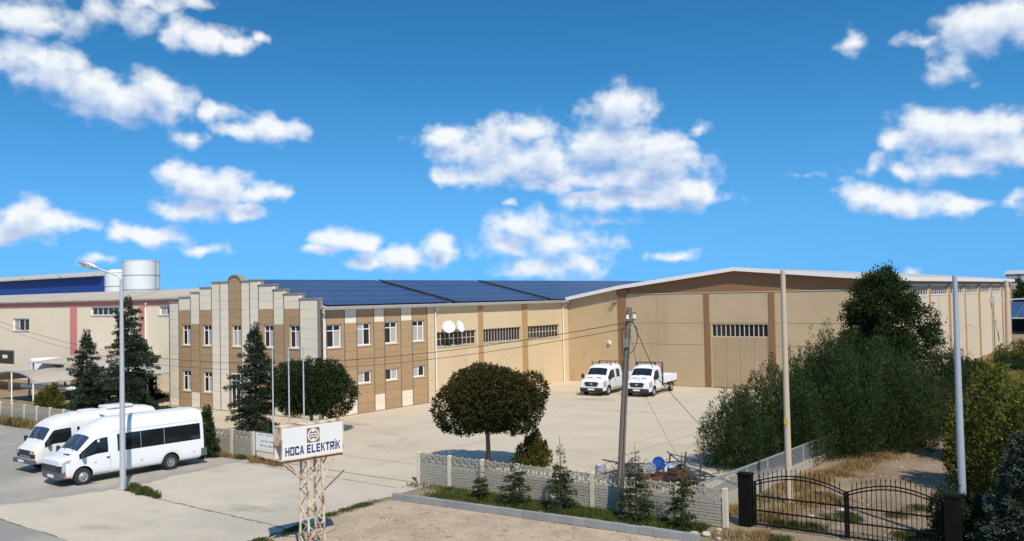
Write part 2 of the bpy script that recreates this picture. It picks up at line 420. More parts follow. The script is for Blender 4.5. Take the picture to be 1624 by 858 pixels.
sheet("driveway", [(-11.3, 26.0), (-5.9, 26.0), (-6.2, 33), (-8.0, 40), (-9.0, 48), (-9.6, 60), (-9.8, 75), (-12.2, 75), (-12.2, 60), (-11.6, 48), (-11.1, 44), (-10.9, 38), (-11.0, 33)],
      -0.0165, m_track, jag=.18, step=.6)
# joints and the gate's floor track
def crack(name, pts, w, z, jag):
    mb = MB(); L = []
    for i in range(len(pts) - 1):
        a, b = Vector(pts[i]), Vector(pts[i + 1]); n = max(2, int((b - a).length / .22))
        for k in range(n): L.append(a.lerp(b, k / n))
    L.append(Vector(pts[-1]))
    v = []; f = []
    for i, p in enumerate(L):
        d = (L[min(i + 1, len(L) - 1)] - L[max(i - 1, 0)]).normalized(); nrm = Vector((-d.y, d.x))
        p = p + nrm * random.uniform(-jag, jag); ww = w * random.uniform(.4, 1.2) / 2
        v += [(p.x + nrm.x * ww, p.y + nrm.y * ww, z), (p.x - nrm.x * ww, p.y - nrm.y * ww, z)]
    f = [(2 * i, 2 * i + 1, 2 * i + 3, 2 * i + 2) for i in range(len(L) - 1)]
    mb.add(v, f); single(name, mb, m_crack, kind="structure")
crack("pavement_joint", [(-34.6, 19.75), (-31.67, 19.56), (-25.0, 19.4), (-23.8, 19.3)], .10, 0.0, .035)
crack("pavement_joint", [(-36.0, 26.15), (-30, 26.0), (-25.3, 25.9)], .07, 0.0, .02)
crack("pavement_joint", [(-36.0, 27.05), (-30, 27.02), (-25.2, 27.0)], .05, 0.004, .012)
for yy in (33.5, 40.4, 47.6, 55.0):
    crack("pavement_joint", [(-43.2, yy), (-30, yy), (-15.8, yy)], .018, 0.004, .008)
for xx in (-36.5, -29.5, -22.5):
    crack("pavement_joint", [(xx, 27.3), (xx, 45), (xx, 66)], .018, 0.0045, .008)

# ------------------------------------------------------------------ facade helpers
class Fac:
    """a: along the wall, d: outwards, z"""
    def __init__(s, kind, base): s.k, s.b = kind, base
    def p(s, a, d, z): return (a, s.b - d, z) if s.k == "front" else (s.b + d, a, z)
    def ext(s, a0, a1, d0, d1, z0, z1):
        p, q = s.p(a0, d0, z0), s.p(a1, d1, z1)
        return (min(p[0], q[0]), min(p[1], q[1]), min(p[2], q[2]), max(p[0], q[0]), max(p[1], q[1]), max(p[2], q[2]))
    def box(s, mb, *e): return mb.box(*s.ext(*e))
    def piece(s, name, material, parent, *e): return piece(name, material, parent, *s.ext(*e))

def window(F, root, a0, a1, z0, z1, d, cols=2, transom=0.0, curtains=(), fr=.07, sill=True, rows=1, fmat=None, gmat=None, depth=.05):
    """frame is the part, panes and sill its sub-parts; d = outward position of the frame's face"""
    fmat = fmat or m_white; gmat = gmat or m_glass
    mb = MB()
    F.box(mb, a0, a1, d - depth, d, z0, z0 + fr); F.box(mb, a0, a1, d - depth, d, z1 - fr, z1)
    F.box(mb, a0, a0 + fr, d - depth, d, z0 + fr, z1 - fr); F.box(mb, a1 - fr, a1, d - depth, d, z0 + fr, z1 - fr)
    w = (a1 - a0 - fr) / cols
    for c in range(1, cols):
        x = a0 + fr / 2 + c * w
        F.box(mb, x - fr * .45, x + fr * .45, d - depth, d, z0 + fr, z1 - fr)
    hs = [z0, z1]
    if transom: hs = [z0, z1 - transom, z1]
    elif rows > 1: hs = [z0 + (z1 - z0) * i / rows for i in range(rows + 1)]
    for h in hs[1:-1]:
        for c in range(cols):
            l = a0 + fr / 2 + c * w + fr * .45; r = a0 + fr / 2 + (c + 1) * w - fr * .45
            F.box(mb, l, r, d - depth, d, h - fr * .4, h + fr * .4)
    win = part("window", mb, fmat, root)
    for c in range(cols):
        for ri in range(len(hs) - 1):
            l = a0 + fr / 2 + c * w; r = l + w
            g = m_curt if (c, ri) in curtains else gmat
            F.piece("pane", g, win, l + .012, r - .012, d - depth * .75, d - depth * .45, hs[ri] + .012, hs[ri + 1] - .012)
    if sill:
        sb = MB(); F.box(sb, a0 - .06, a1 + .06, d - .02, .05, z0 - .075, z0 - .003)
        part("sill", sb, m_sill, win)
    return win

# ------------------------------------------------------------------ office building and its hall
YF, XS = 37.8, -43.6
office = thing("office_building", (XS, YF, 0), "two-storey office with stepped cream and brown parapet front and long tan side hall", "building")
FF, FS = Fac("front", YF), Fac("side", XS)
T = .20     # cladding thickness
sx = [-59.86, -58.68, -57.20, -56.11, -54.68, -53.71, -52.70, -51.33, -50.40, -49.45, -47.91, -46.86, -45.30, -43.6]
tops = [7.55, 7.88, 8.20, 8.52, 8.86, 8.86, 8.86, 8.86, 8.90, 8.56, 8.22, 7.92, 7.58]
kinds = "cwbwccdccwbwc"      # cream, window strip, brown strip, door strip under the arch
# solid behind the slabs
poly = [(sx[0] + .01, 0)]
for i, tp in enumerate(tops):
    poly += [(sx[i] + (.01 if i == 0 else 0), tp - .01), (sx[i + 1], tp - .01)]
poly.append((sx[-1], 0))
pp = []
for q in poly:
    if not pp or (abs(pp[-1][0] - q[0]) + abs(pp[-1][1] - q[1])) > 1e-6: pp.append(q)
part("wall", MB().prism(pp, lambda u, v, d: (u, d, v), YF + T, YF + .42), m_core, office)
side_core = MB().box(XS - .4, YF + .425, 0, XS - T, 48.72, 6.95)
part("wall", side_core, m_core, office)
def slabs(F, a0, a1, z0, z1, material, rh=.61, gap=.012, d0=0.0):
    n = max(1, round((z1 - z0) / rh)); h = (z1 - z0) / n
    for i in range(n):
        F.piece("cladding_slab", material, office, a0 + gap / 2, a1 - gap / 2, -T + .002, d0, z0 + i * h + gap / 2, z0 + (i + 1) * h - gap / 2)
def strip(F, a0, a1, kind, top, side=False, lowwin=True, upwin=True):
    if kind == "c": slabs(F, a0, a1, .05, top, m_cream)
    elif kind == "b":
        slabs(F, a0, a1, .05, 1.13, m_cream, .54); slabs(F, a0, a1, 1.13, 5.97, m_tan); slabs(F, a0, a1, 5.97, top, m_cream)
    else:
        lo0, lo1 = (1.96, 2.76) if side else (1.20, 2.66)
        wd = 1.22 if side else 1.02
        if side: wa0, wa1 = a0 + .02, a0 + .02 + wd
        else: wa0, wa1 = a1 - .02 - wd, a1 - .02
        jamb0, jamb1 = (wa1, a1) if side else (a0, wa0)
        segs = [(.05, lo0, 1), (lo0, lo1, 0 if lowwin else 1), (lo1, 4.46, 1), (4.46, 5.95, 0 if upwin else 1), (5.95, 6.98, 1)]
        for z0, z1, full in segs:
            if full: slabs(F, a0, a1, z0, z1, m_tan)
            else:
                slabs(F, jamb0, jamb1, z0, z1, m_tan, gap=.006)
        if top > 7.0: slabs(F, a0, a1, 6.98, top, m_cream if kind == "w" else m_tan)
        cur = [(0, 0), (0, 1)] if random.random() < .5 else [(1, 0)]
        if random.random() < .25: cur = [(0, 0), (1, 0)]
        if upwin: window(F, office, wa0 + .01, wa1 - .01, 4.47, 5.94, -.10, 2, .40, cur)
        if lowwin: window(F, office, wa0 + .01, wa1 - .01, lo0 + .01, lo1 - .01, -.10, 2, 0 if side else .40, cur[:1])
for i in range(13):
    a0, a1 = sx[i] + .03, sx[i + 1] - .03
    if i == 12: a1 = sx[13]
    k = kinds[i]
    if k == "d":
        strip(FF, a0, a1, "d", 8.86, lowwin=False)
    else: strip(FF, a0, a1, k, tops[i])
    # grey cap on top of the strip
    if k != "d":
        FF.piece("parapet_cap", m_cap, office, sx[i] - .035, sx[i + 1] + .035, -.46, .06, tops[i] + .003, tops[i] + .085)
# arch over the central strip
c_a, r_a = (sx[6] + sx[7]) / 2, (sx[7] - sx[6]) / 2 - .03
arch = [(c_a + r_a * math.cos(t), 8.865 + .40 * math.sin(t)) for t in [math.pi * k / 14 for k in range(15)]]
part("arched_top", MB().prism(arch, lambda u, v, d: (u, d, v), YF, YF + .40), m_tan, office)
ring = [(c_a + (r_a + .10) * math.cos(t), 8.868 + .50 * math.sin(t)) for t in [math.pi * k / 14 for k in range(15)]]
inner = [(c_a + (r_a + .003) * math.cos(t), 8.868 + .403 * math.sin(t)) for t in [math.pi * k / 14 for k in range(15)]][::-1]
part("parapet_cap", MB().prism(ring + inner, lambda u, v, d: (u, d, v), YF - .07, YF + .44), m_cap, office)
for i in range(1, 13):
    zt = min(tops[i - 1], tops[i])
    if abs(tops[i] - tops[i - 1]) > .02: zt = min(tops[i - 1], tops[i]) - .003
    FF.piece("trim_strip", m_trim, office, sx[i] - .03, sx[i] + .03, -.19, .025, .05, zt - .003)
FF.piece("trim_strip", m_trim, office, sx[0] - .05, sx[0] + .028, -.40, .03, .05, tops[0] - .003)
FF.piece("corner_trim", m_trim, office, XS + .004, XS + .07, -.16, .03, .05, tops[12] - .003)
# entrance door under the arch, mostly behind the cedar
window(FF, office, sx[6] + .25, sx[7] - .1, .2, 2.64, .03, 2, .5, [], sill=False)
# side strips
sy = [37.98, 38.49, 40.02, 41.10, 42.65, 43.64, 45.22, 46.37, 47.93, 48.70]
sk = "cwbwbwbwp"
for i in range(9):
    a0, a1 = sy[i] + .03, sy[i + 1] - .03
    if sk[i] == "p":
        n = 9
        for q in range(n):
            FS.piece("cladding_slab", m_plaster, office, a0, a1, -T + .002, .03, .05 + q * 6.9 / n + .006, .05 + (q + 1) * 6.9 / n - .006)
    else: strip(FS, a0, a1, sk[i], 6.95, side=True, lowwin=(i > 1))
    FS.piece("trim_strip", m_trim, office, sy[i + 1] - .03, sy[i + 1] + .03, -.19, .025, .05, 6.93)
# plinth along both fronts
FF.piece("plinth", m_cap, office, sx[0] - .02, XS - .01, -.19, .045, 0.0, .048)
FS.piece("plinth", m_cap, office, YF + .02, 48.7, -.19, .045, 0.0, .048)
FS.piece("corner_slab", m_cream, office, YF + .006, 37.98, -T + .002, -.002, .05, 6.95)
# tan hall side wall behind the office
hall_bays = [(48.74, 53.75), (54.3, 59.45), (60.15, 66.3)]
wz0, wz1 = 3.96, 5.02
wins = [(48.98, 53.5, 9, 2), (54.38, 59.30, 13, 1), (60.25, 64.85, 10, 2)]
for (b0, b1), (w0, w1, nc, nr) in zip(hall_bays, wins):
    mb = MB()
    FS.box(mb, b0, b1, -.3, 0, 0, wz0); FS.box(mb, b0, b1, -.3, 0, wz1, 6.95)
    FS.box(mb, b0, w0, -.3, 0, wz0, wz1); FS.box(mb, w1, b1, -.3, 0, wz0, wz1)
    part("wall", mb, m_plaster, office)
    window(FS, office, w0 + .003, w1 - .003, wz0 + .003, wz1 - .003, -.14, nc, 0, [], fr=.055, rows=nr, fmat=m_sill, sill=True)
for a0, a1 in ((53.75, 54.3), (59.45, 60.15)):
    FS.piece("pilaster", m_brown2, office, a0 + .004, a1 - .004, -.3, .06, 0, 6.94)
part("wall", MB().box(XS - 15.9, 38.4, 0, XS - 15.7, 127, 7.0).box(XS - 15.9, 127, 0, XS, 127.2, 8.9), m_plaster, office)
part("inner_floor_backing", MB().box(XS - .75, 48.6, .1, XS - .7, 66.2, 6.9), m_dark, office)
# roof with eaves
ridge_x, ridge_z, eave_z = -51.75, 8.93, 7.10
rp = [(XS + .28, eave_z - .07), (ridge_x, ridge_z), (-59.9, eave_z - .02), (-59.9, eave_z - .14), (ridge_x, ridge_z - .12), (XS + .28, eave_z - .18)]
part("roof", MB().prism(rp, lambda u, v, d: (u, d, v), YF + .47, 127.4), m_metalroof, office)
gp = [(XS + .29, 7.06), (XS + .29, 6.90), (XS + .45, 6.90), (XS + .47, 7.06), (XS + .44, 7.06), (XS + .43, 6.93), (XS + .32, 6.93), (XS + .32, 7.06)]
part("gutter", MB().prism(gp, lambda u, v, d: (u, d, v), YF + .2, 65.95), m_galv, office)
part("soffit", MB().box(XS + .003, YF + .47, 6.86, XS + .285, 65.9, 6.895), m_verge, office)
for yy in (48.72, 65.35):
    part("downpipe", MB().tube([(XS + .38, yy, 6.90), (XS + .38, yy, 6.72), (XS + .12, yy, 6.45), (XS + .12, yy, .05)], .055, 8), m_verge, office, 60)

# solar arrays: each a thing, every panel a part
sl = Vector((ridge_x - (XS + .28), 0, ridge_z - (eave_z - .07))); slen = sl.length; su = sl.normalized()
nrm = Vector((-su.z, 0, su.x)); nrm = nrm if nrm.z > 0 else -nrm
ang = math.atan2(su.z, -su.x)
def solar_array(y0, y1, label):
    base = Vector((XS + .28, y0, eave_z - .07))
    root = thing("solar_array", base, label, "solar panels", "solar arrays on the hall roof")
    n = int((y1 - y0) / 1.0); cw = (y1 - y0) / n; rows = 5; ph = (slen - .35) / rows
    pm = bpy.data.meshes.get("solar_panel")
    if pm is None:
        b = MB().box(-.5, -.5, 0, .5, .5, 1); pm = b.mesh("solar_panel"); pm.materials.append(m_panelblue)
        fr = MB().box(-.5, -.5, 0, .5, -.485, 1.15).box(-.5, .485, 0, .5, .5, 1.15).box(-.5, -.485, 0, -.482, .485, 1.15).box(.482, -.485, 0, .5, .485, 1.15)
        fm = fr.mesh("panel_frame"); fm.materials.append(m_alu)
    fm = bpy.data.meshes["panel_frame"]
    for r in range(rows):
        for c in range(n):
            p = su * (.20 + (r + .5) * ph) + nrm * .10
            o = bpy.data.objects.new("solar_panel", pm); COL.objects.link(o); o.parent = root
            o.location = (p.x, (c + .5) * cw, p.z); o.scale = (ph - .035, cw - .015, .035); o.rotation_euler = (0, ang, 0)
            q = bpy.data.objects.new("panel_frame", fm); COL.objects.link(q); q.parent = o
    rails = MB()
    for r in range(rows):
        for t in (.25, .75):
            p = base + su * (.20 + (r + t) * ph) + nrm * .05
            rails.box(p.x - .02, y0, p.z - .045, p.x + .02, y1, p.z + .035)
    part("mounting_rail", rails, m_alu, root)
solar_array(38.5, 50.55, "solar array at the office end of the roof, beside the stepped parapet")
solar_array(50.9, 63.1, "middle solar array on the hall roof between two dark gaps")
solar_array(63.45, 104.0, "solar array farthest from the office, running behind the warehouse gable")
m_black0 = mat("dark cable tray", (.03, .03, .028), .7, .1, 3)
# cable trays in the gaps
for yy in (50.725, 63.275):
    t0 = Vector((XS + .35, yy, eave_z)) + nrm * .12
    mb = MB()
    for k in range(12):
        a = t0 + su * (.2 + k * .68); b = a + su * .5
        mb.bar(a, b, .26, .09)
    part("cable_tray", mb, m_black0, office)

# ------------------------------------------------------------------ warehouse
YW, XR = 66.3, -17.75
ware = thing("warehouse", (XR, YW, 0), "long beige panel warehouse with brown pilasters, white gable trim and sliding door", "building")
FW, FR = Fac("front", YW), Fac("side", XR)
prof = [(-43.5, 7.18), (-38.3, 8.06), (-27.9, 9.28), (-17.35, 8.30)]
def roof_z(x):
    for (x0, z0), (x1, z1) in zip(prof, prof[1:]):
        if x0 <= x <= x1: return z0 + (z1 - z0) * (x - x0) / (x1 - x0)
lw = MB()
lp = [(XS + .003, 0), (-38.5, 0), (-38.5, roof_z(-38.5) - .05), (XS + .1, roof_z(XS + .1) - .05), (XS + .003, roof_z(XS + .1) - .06)]
part("wall", lw.prism(lp, lambda u, v, d: (u, d, v), YW, YW + .3), m_plaster2, ware)
JZ = [0.02, 3.36, 5.08, 7.47]
for a0, a1 in ((-37.74, -30.64), (-24.92, -18.2)):
    for z0, z1 in zip(JZ, JZ[1:]):
        FW.piece("wall_panel", m_panel, ware, a0 + .004, a1 - .004, -.3, 0, z0 + .012, z1 - .012)
FW.piece("wall_panel", m_panel, ware, -30.22, -25.35, -.3, 0, 5.10, 7.458)
FW.piece("wall_backing", m_core, ware, -38.4, -18.1, -.40, -.305, 0, 7.5)
for a0, a1, zt in ((-38.5, -37.74, 8.0), (-30.64, -30.22, 7.46), (-25.35, -24.92, 7.46), (-18.2, XR, 8.02)):
    FW.piece("pilaster", m_brown, ware, a0 + .003, a1 - .003, -.3, .07, 0.0, zt if a0 > -38 else 7.46)
FW.piece("pilaster_capital", m_brown, ware, -38.62, -37.55, -.3, .09, 7.465, 7.92)
FW.piece("cornice_strip", m_sill, ware, -37.54, -18.21, -.28, .05, 7.475, 7.53)
gb = [(-37.53, 7.545), (-18.22, 7.545), (-18.22, roof_z(-18.22) - .05), (-27.9, 9.23), (-37.53, roof_z(-37.53) - .05)]
part("gable_band", MB().prism(gb, lambda u, v, d: (u, d, v), YW + .03, YW + .3), m_brown, ware)
# roof
rt = prof + [(x, z - .12) for x, z in prof[::-1]]
part("roof", MB().prism([(x, z + .12) for x, z in prof] + prof[::-1], lambda u, v, d: (u, d, v), YW - .38, 129.0), m_metalroof, ware)
vt = [(x, z + .16) for x, z in prof] + [(x, z - .14) for x, z in prof[::-1]]
part("verge_trim", MB().prism(vt, lambda u, v, d: (u, d, v), YW - .50, YW - .385), m_verge, ware)
part("eave_trim", MB().box(-17.33, YW - .5, 8.10, -17.24, 129.0, 8.44), m_verge, ware)
# big door: frame, twelve slots of glass, four leaves of grid
dr = MB(); FW.box(dr, -30.2, -30.05, -.2, -.02, 0.02, 5.07); FW.box(dr, -25.5, -25.37, -.2, -.02, 0.02, 5.07); FW.box(dr, -30.05, -25.5, -.2, -.02, 4.98, 5.07)
door = part("sliding_door", dr, m_panel, ware)
lw_ = (30.05 - 25.5) / 4
for q in range(4):
    a0 = -30.05 + q * lw_
    FW.piece("door_leaf", m_panel, door, a0 + .012, a0 + lw_ - .012, -.16, -.09, .06, 3.98)
    rb = MB()
    for k in range(29):
        z = .14 + k * .135; FW.box(rb, a0 + .03, a0 + lw_ - .03, -.09, -.072, z, z + .05)
    for k in range(9):
        x = a0 + .03 + k * (lw_ - .08) / 8; FW.box(rb, x, x + .022, -.09, -.064, .1, 3.95)
    part("grid_ribs", rb, m_panel, door)
    for k in range(3):
        s0 = a0 + .02 + k * lw_ / 3
        FW.piece("pane", m_glass, door, s0 + .045, s0 + lw_ / 3 - .03, -.15, -.11, 4.08, 4.93)
fm_ = MB()
for k in range(13):
    x = -30.05 + k * (4.55 / 12); FW.box(fm_, x - .03, x + .03, -.17, -.08, 4.0, 4.98)
FW.box(fm_, -30.05, -25.5, -.172, -.078, 3.985, 4.06)
part("window_bars", fm_, m_sill, door)
wk = MB(); FW.box(wk, -26.55, -26.50, -.088, -.055, .1, 2.1); FW.box(wk, -25.6, -25.55, -.088, -.055, .1, 2.1); FW.box(wk, -26.5, -25.6, -.088, -.055, 2.04, 2.1)
part("wicket_frame", wk, m_sill, door)
# right side: bays of about 7.7 m
cols = [66.6, 75.9, 83.9, 91.8, 99.4, 106.9, 114.7, 121.9, 128.6]
for i in range(8):
    c0, c1 = cols[i] + .22, cols[i + 1] - .22
    if i == 0: c0 = 66.62
    for z0, z1 in ((0.02, 3.36), (3.36, 6.84)):
        FR.piece("wall_panel", m_panel_s, ware, c0, c1, -.3, 0, z0 + .01, z1 - .006)
    window(FR, ware, c0 + .1, c1 - .1, 6.88, 7.84, -.06, 8, 0, [], fr=.085, sill=False, gmat=m_glass_b)
    FR.piece("window_surround", m_panel_s, ware, c0, c0 + .095, -.3, 0, 6.842, 7.86)
    FR.piece("window_surround", m_panel_s, ware, c1 - .095, c1, -.3, 0, 6.842, 7.86)
    FR.piece("pilaster", m_brown2, ware, cols[i + 1] - .214, cols[i + 1] + .214 if i < 7 else cols[i + 1], -.3, .05 if i % 2 else .12, 0, 7.86)
FR.piece("eave_band", m_brown2, ware, 66.62, 128.6, -.3, .02, 7.865, 8.16)
FR.piece("wall_backing", m_core, ware, 66.7, 128.5, -.40, -.31, 0, 8.1)
for i in (2, 4, 6):
    part("rain_spout", MB().tube([(XR + .02, cols[i], 3.7), (XR + .6, cols[i] - .1, 3.72)], .035, 6), m_brown2, ware)
part("back_wall", MB().box(-43.4, 128.6, 0, XR, 128.8, 8.0), m_panel_s, ware)
cam_ = thing("security_camera", (-38.75, YW - .05, 6.8), "small dark camera pair fixed high on the ochre wall by the pilaster", "camera")
part("bracket", MB().box(-38.95, YW - .12, 6.76, -38.6, YW - .002, 6.80), m_trim, cam_)
for x in (-38.92, -38.68): part("lens_tube", MB().tube([(x, YW - .1, 6.86), (x + .05, YW - .38, 6.80)], .06, 8), m_trim, cam_)
lamp = thing("wall_siren_box", (-39.4, YW, 3.3), "small white box on the ochre wall above the double-cab truck", "box")
part("housing", MB().box(-39.52, YW - .14, 3.26, -39.28, YW - .002, 3.58), m_white, lamp)
part("cover", MB().box(-39.49, YW - .19, 3.30, -39.31, YW - .142, 3.44), m_galv, lamp)

# satellite dishes
def dish(y, z, tilt_az, label, r=.46):
    root = thing("satellite_dish", (XS, y, z), label, "satellite dish", "pair of dishes on the hall wall")
    ax = Vector((math.cos(tilt_az), math.sin(tilt_az), .35)).normalized()
    q = Vector((0, 0, 1)).rotation_difference(ax)
    c = Vector((XS + .55, y, z))
    b = MB(); pr = [(r * k / 7, .11 * (k / 7) ** 2) for k in range(8)]; pr = [(max(a, .003), h) for a, h in pr]
    b.lathe(pr + [(x, h - .012) for x, h in pr[::-1]], 24); b.v = [tuple(q @ Vector(v) + c) for v in b.v]
    d = part("reflector", b, m_white, root, 50)
    f = c + ax * .45 + Vector((0, 0, -.12))
    part("feed_arm", MB().bar(c + q @ Vector((0, -r, .1)), f, .025).tube([f - ax * .05, f + ax * .06], .04, 8), m_galv, root)
    part("wall_bracket", MB().tube([(XS, y, z - .25), (XS + .35, y, z - .25), c], .03, 6).box(XS + .002, y - .1, z - .35, XS + .02, y + .1, z - .15), m_galv, root)
dish(49.66, 5.36, R(-42), "round white satellite dish nearer the office corner, facing the yard")
dish(50.85, 5.36, R(8), "white satellite dish turned away, seen as a narrow oval")

# ------------------------------------------------------------------ vehicles
m_vwhite = mat("white vehicle paint", (.74, .76, .785), .28, .03, 1.2, coat=.5, spec=.5)
m_vold = mat("aged white paint", (.69, .68, .65), .38, .06, 1.6, coat=.25)
m_vglass = mat("tinted vehicle glass", (.012, .014, .017), .05, .2, 2, spec=.6)
m_vshield = mat("windscreen glass", (.035, .05, .085), .06, .3, 1.5, spec=.7)
m_bump = mat("grey bumper plastic", (.10, .105, .11), .6, .08, 3)
m_black = mat("black plastic", (.025, .025, .027), .55, .1, 3)
m_lens = mat("headlamp lens", (.34, .37, .39), .12, .1, 8, spec=.7)
m_orange = mat("orange indicator lens", (.62, .13, .03), .25, .08, 4)
m_red = mat("red lens", (.45, .02, .02), .25, .05, 4)
m_rim = mat("steel wheel rim", (.38, .38, .37), .45, .12, 6, metal=.5)
m_tyre = mat("tyre rubber", (.028, .027, .026), .85, .12, 6)
m_plate = mat("number plate", (.72, .73, .74), .5, .05, 8)
m_seam = mat("panel seam", (.30, .31, .32), .6, .05, 3)
m_vshield2 = mat("dark windscreen glass", (.014, .017, .022), .06, .3, 1.5, spec=.6)
m_well = mat("wheel well", (.015, .015, .016), .9, .1, 3)

def st(x, w, zb, zbelt, zwin, ztop, wwin, wtop, wrf=.5, zsh=None):
    """one cross-section: half width, sill, belt line, top of side glass, roof"""
    zsh = ztop - .07 if zsh is None else zsh
    return x, [(w * .78, zb), (w * .985, zb + .07), (w, zb + (zbelt - zb) * .52), (w * .985, zbelt), (wwin, zwin), (wtop, zsh), (wtop * wrf, ztop)]

def loft_vehicle(stations, tags, cuts, slots):
    """cage -> subdivision -> wheel-arch cuts -> dict tag: MB-like mesh data"""
    K = 7; n = len(stations); v = []; f = []; mi = []
    for x, pts in stations:
        for sd in (1, -1):
            for y, z in pts: v.append((x, y * sd, z))
    ix = lambda s, sd, k: s * 2 * K + (0 if sd > 0 else K) + k
    names = list(slots)
    def tg(kind, s, k, sd):
        return names.index(tags(kind, s, k, sd))
    for s in range(n - 1):
        for k in range(K - 1):
            f.append((ix(s, 1, k), ix(s, 1, k + 1), ix(s + 1, 1, k + 1), ix(s + 1, 1, k))); mi.append(tg("side", s, k, 1))
            f.append((ix(s, -1, k + 1), ix(s, -1, k), ix(s + 1, -1, k), ix(s + 1, -1, k + 1))); mi.append(tg("side", s, k, -1))
        f.append((ix(s, 1, K - 1), ix(s, -1, K - 1), ix(s + 1, -1, K - 1), ix(s + 1, 1, K - 1))); mi.append(tg("top", s, 0, 0))
        f.append((ix(s, -1, 0), ix(s, 1, 0), ix(s + 1, 1, 0), ix(s + 1, -1, 0))); mi.append(tg("under", s, 0, 0))
    for k in range(K - 1):
        f.append((ix(0, 1, k), ix(0, -1, k), ix(0, -1, k + 1), ix(0, 1, k + 1))); mi.append(tg("front", 0, k, 0))
        f.append((ix(n - 1, -1, k), ix(n - 1, 1, k), ix(n - 1, 1, k + 1), ix(n - 1, -1, k + 1))); mi.append(tg("rear", n - 1, k, 0))
    me = bpy.data.meshes.new("cage"); me.from_pydata(v, [], f); me.update()
    for nm in names: me.materials.append(slots[nm])
    me.polygons.foreach_set("material_index", mi)
    bm = bmesh.new(); bm.from_mesh(me); bmesh.ops.recalc_face_normals(bm, faces=bm.faces); bm.to_mesh(me); bm.free()
    o = bpy.data.objects.new("cage", me); COL.objects.link(o)
    sub = o.modifiers.new("s", "SUBSURF"); sub.levels = 3; sub.render_levels = 3
    extra = []
    wi = names.index("well")
    for (cx, cz, cr, y0, y1) in cuts:
        c = MB().lathe([(.001, y0), (cr, y0), (cr, y1), (.001, y1)], 36, "y", (cx, 0, cz)).mesh("cut")
        for nm in names: c.materials.append(slots[nm])
        c.polygons.foreach_set("material_index", [wi] * len(c.polygons))
        b2 = bmesh.new(); b2.from_mesh(c); bmesh.ops.remove_doubles(b2, verts=b2.verts, dist=.004); bmesh.ops.recalc_face_normals(b2, faces=b2.faces); b2.to_mesh(c); b2.free()
        co = bpy.data.objects.new("cut", c); COL.objects.link(co); extra.append(co)
        bo = o.modifiers.new("b", "BOOLEAN"); bo.object = co; bo.operation = "DIFFERENCE"; bo.solver = "EXACT"
    dg = bpy.context.evaluated_depsgraph_get()
    ev = o.evaluated_get(dg); em = ev.to_mesh()
    V = [tuple(p.co) for p in em.vertices]
    res = {}
    for p in em.polygons:
        res.setdefault(names[p.material_index], []).append(tuple(p.vertices))
    bvh = BVHTree.FromPolygons(V, [tuple(p.vertices) for p in em.polygons])
    ev.to_mesh_clear()
    for e in extra + [o]:
        d = e.data; bpy.data.objects.remove(e); bpy.data.meshes.remove(d)
    out = {}
    for nm, fs in res.items():
        used = {}; vs = []; ff = []
        for q in fs:
            r = []
            for i in q:
                if i not in used: used[i] = len(vs); vs.append(V[i])
                r.append(used[i])
            ff.append(tuple(r))
        mb = MB(); mb.add(vs, ff); out[nm] = mb
    return out, bvh

def pieces_of(mb):
    par = list(range(len(mb.v)))
    def find(a):
        while par[a] != a: par[a] = par[par[a]]; a = par[a]
        return a
    for q in mb.f:
        r = find(q[0])
        for i in q[1:]: par[find(i)] = r
    g = {}
    for q in mb.f: g.setdefault(find(q[0]), []).append(q)
    out = []
    for fs in g.values():
        used = {}; vs_ = []; ff = []
        for q in fs:
            r = []
            for i in q:
                if i not in used: used[i] = len(vs_); vs_.append(mb.v[i])
                r.append(used[i])
            ff.append(tuple(r))
        out.append(MB().add(vs_, ff))
    return out

def side_strip(bvh, pts, w, sd=1, off=.004):
    """thin ribbon lying on the vehicle's flank along (x, z) points"""
    mb = MB(); L = []
    for i in range(len(pts) - 1):
        a, b = Vector(pts[i]), Vector(pts[i + 1]); n = max(1, int((b - a).length / .12))
        L += [a.lerp(b, k / n) for k in range(n)]
    L.append(Vector(pts[-1])); v = []
    for i, p in enumerate(L):
        d = (L[min(i + 1, len(L) - 1)] - L[max(i - 1, 0)]).normalized(); nn = Vector((-d.y, d.x)) * w / 2
        for s in (1, -1):
            q = p + nn * s
            h = bvh.ray_cast(Vector((q.x, 3 * sd, q.y)), Vector((0, -sd, 0)))
            y = h[0].y if h[0] is not None else .9 * sd
            v.append((q.x, y + off * sd, q.y))
    return mb.add(v, [(2 * i, 2 * i + 1, 2 * i + 3, 2 * i + 2) for i in range(len(L) - 1)])
def flank(bvh, x, z, sd=1):
    h = bvh.ray_cast(Vector((x, 3 * sd, z)), Vector((0, -sd, 0))); return h[0].y if h[0] is not None else .95 * sd
def nose(bvh, y, z):
    h = bvh.ray_cast(Vector((4, y, z)), Vector((-1, 0, 0))); return h[0].x if h[0] is not None else .9

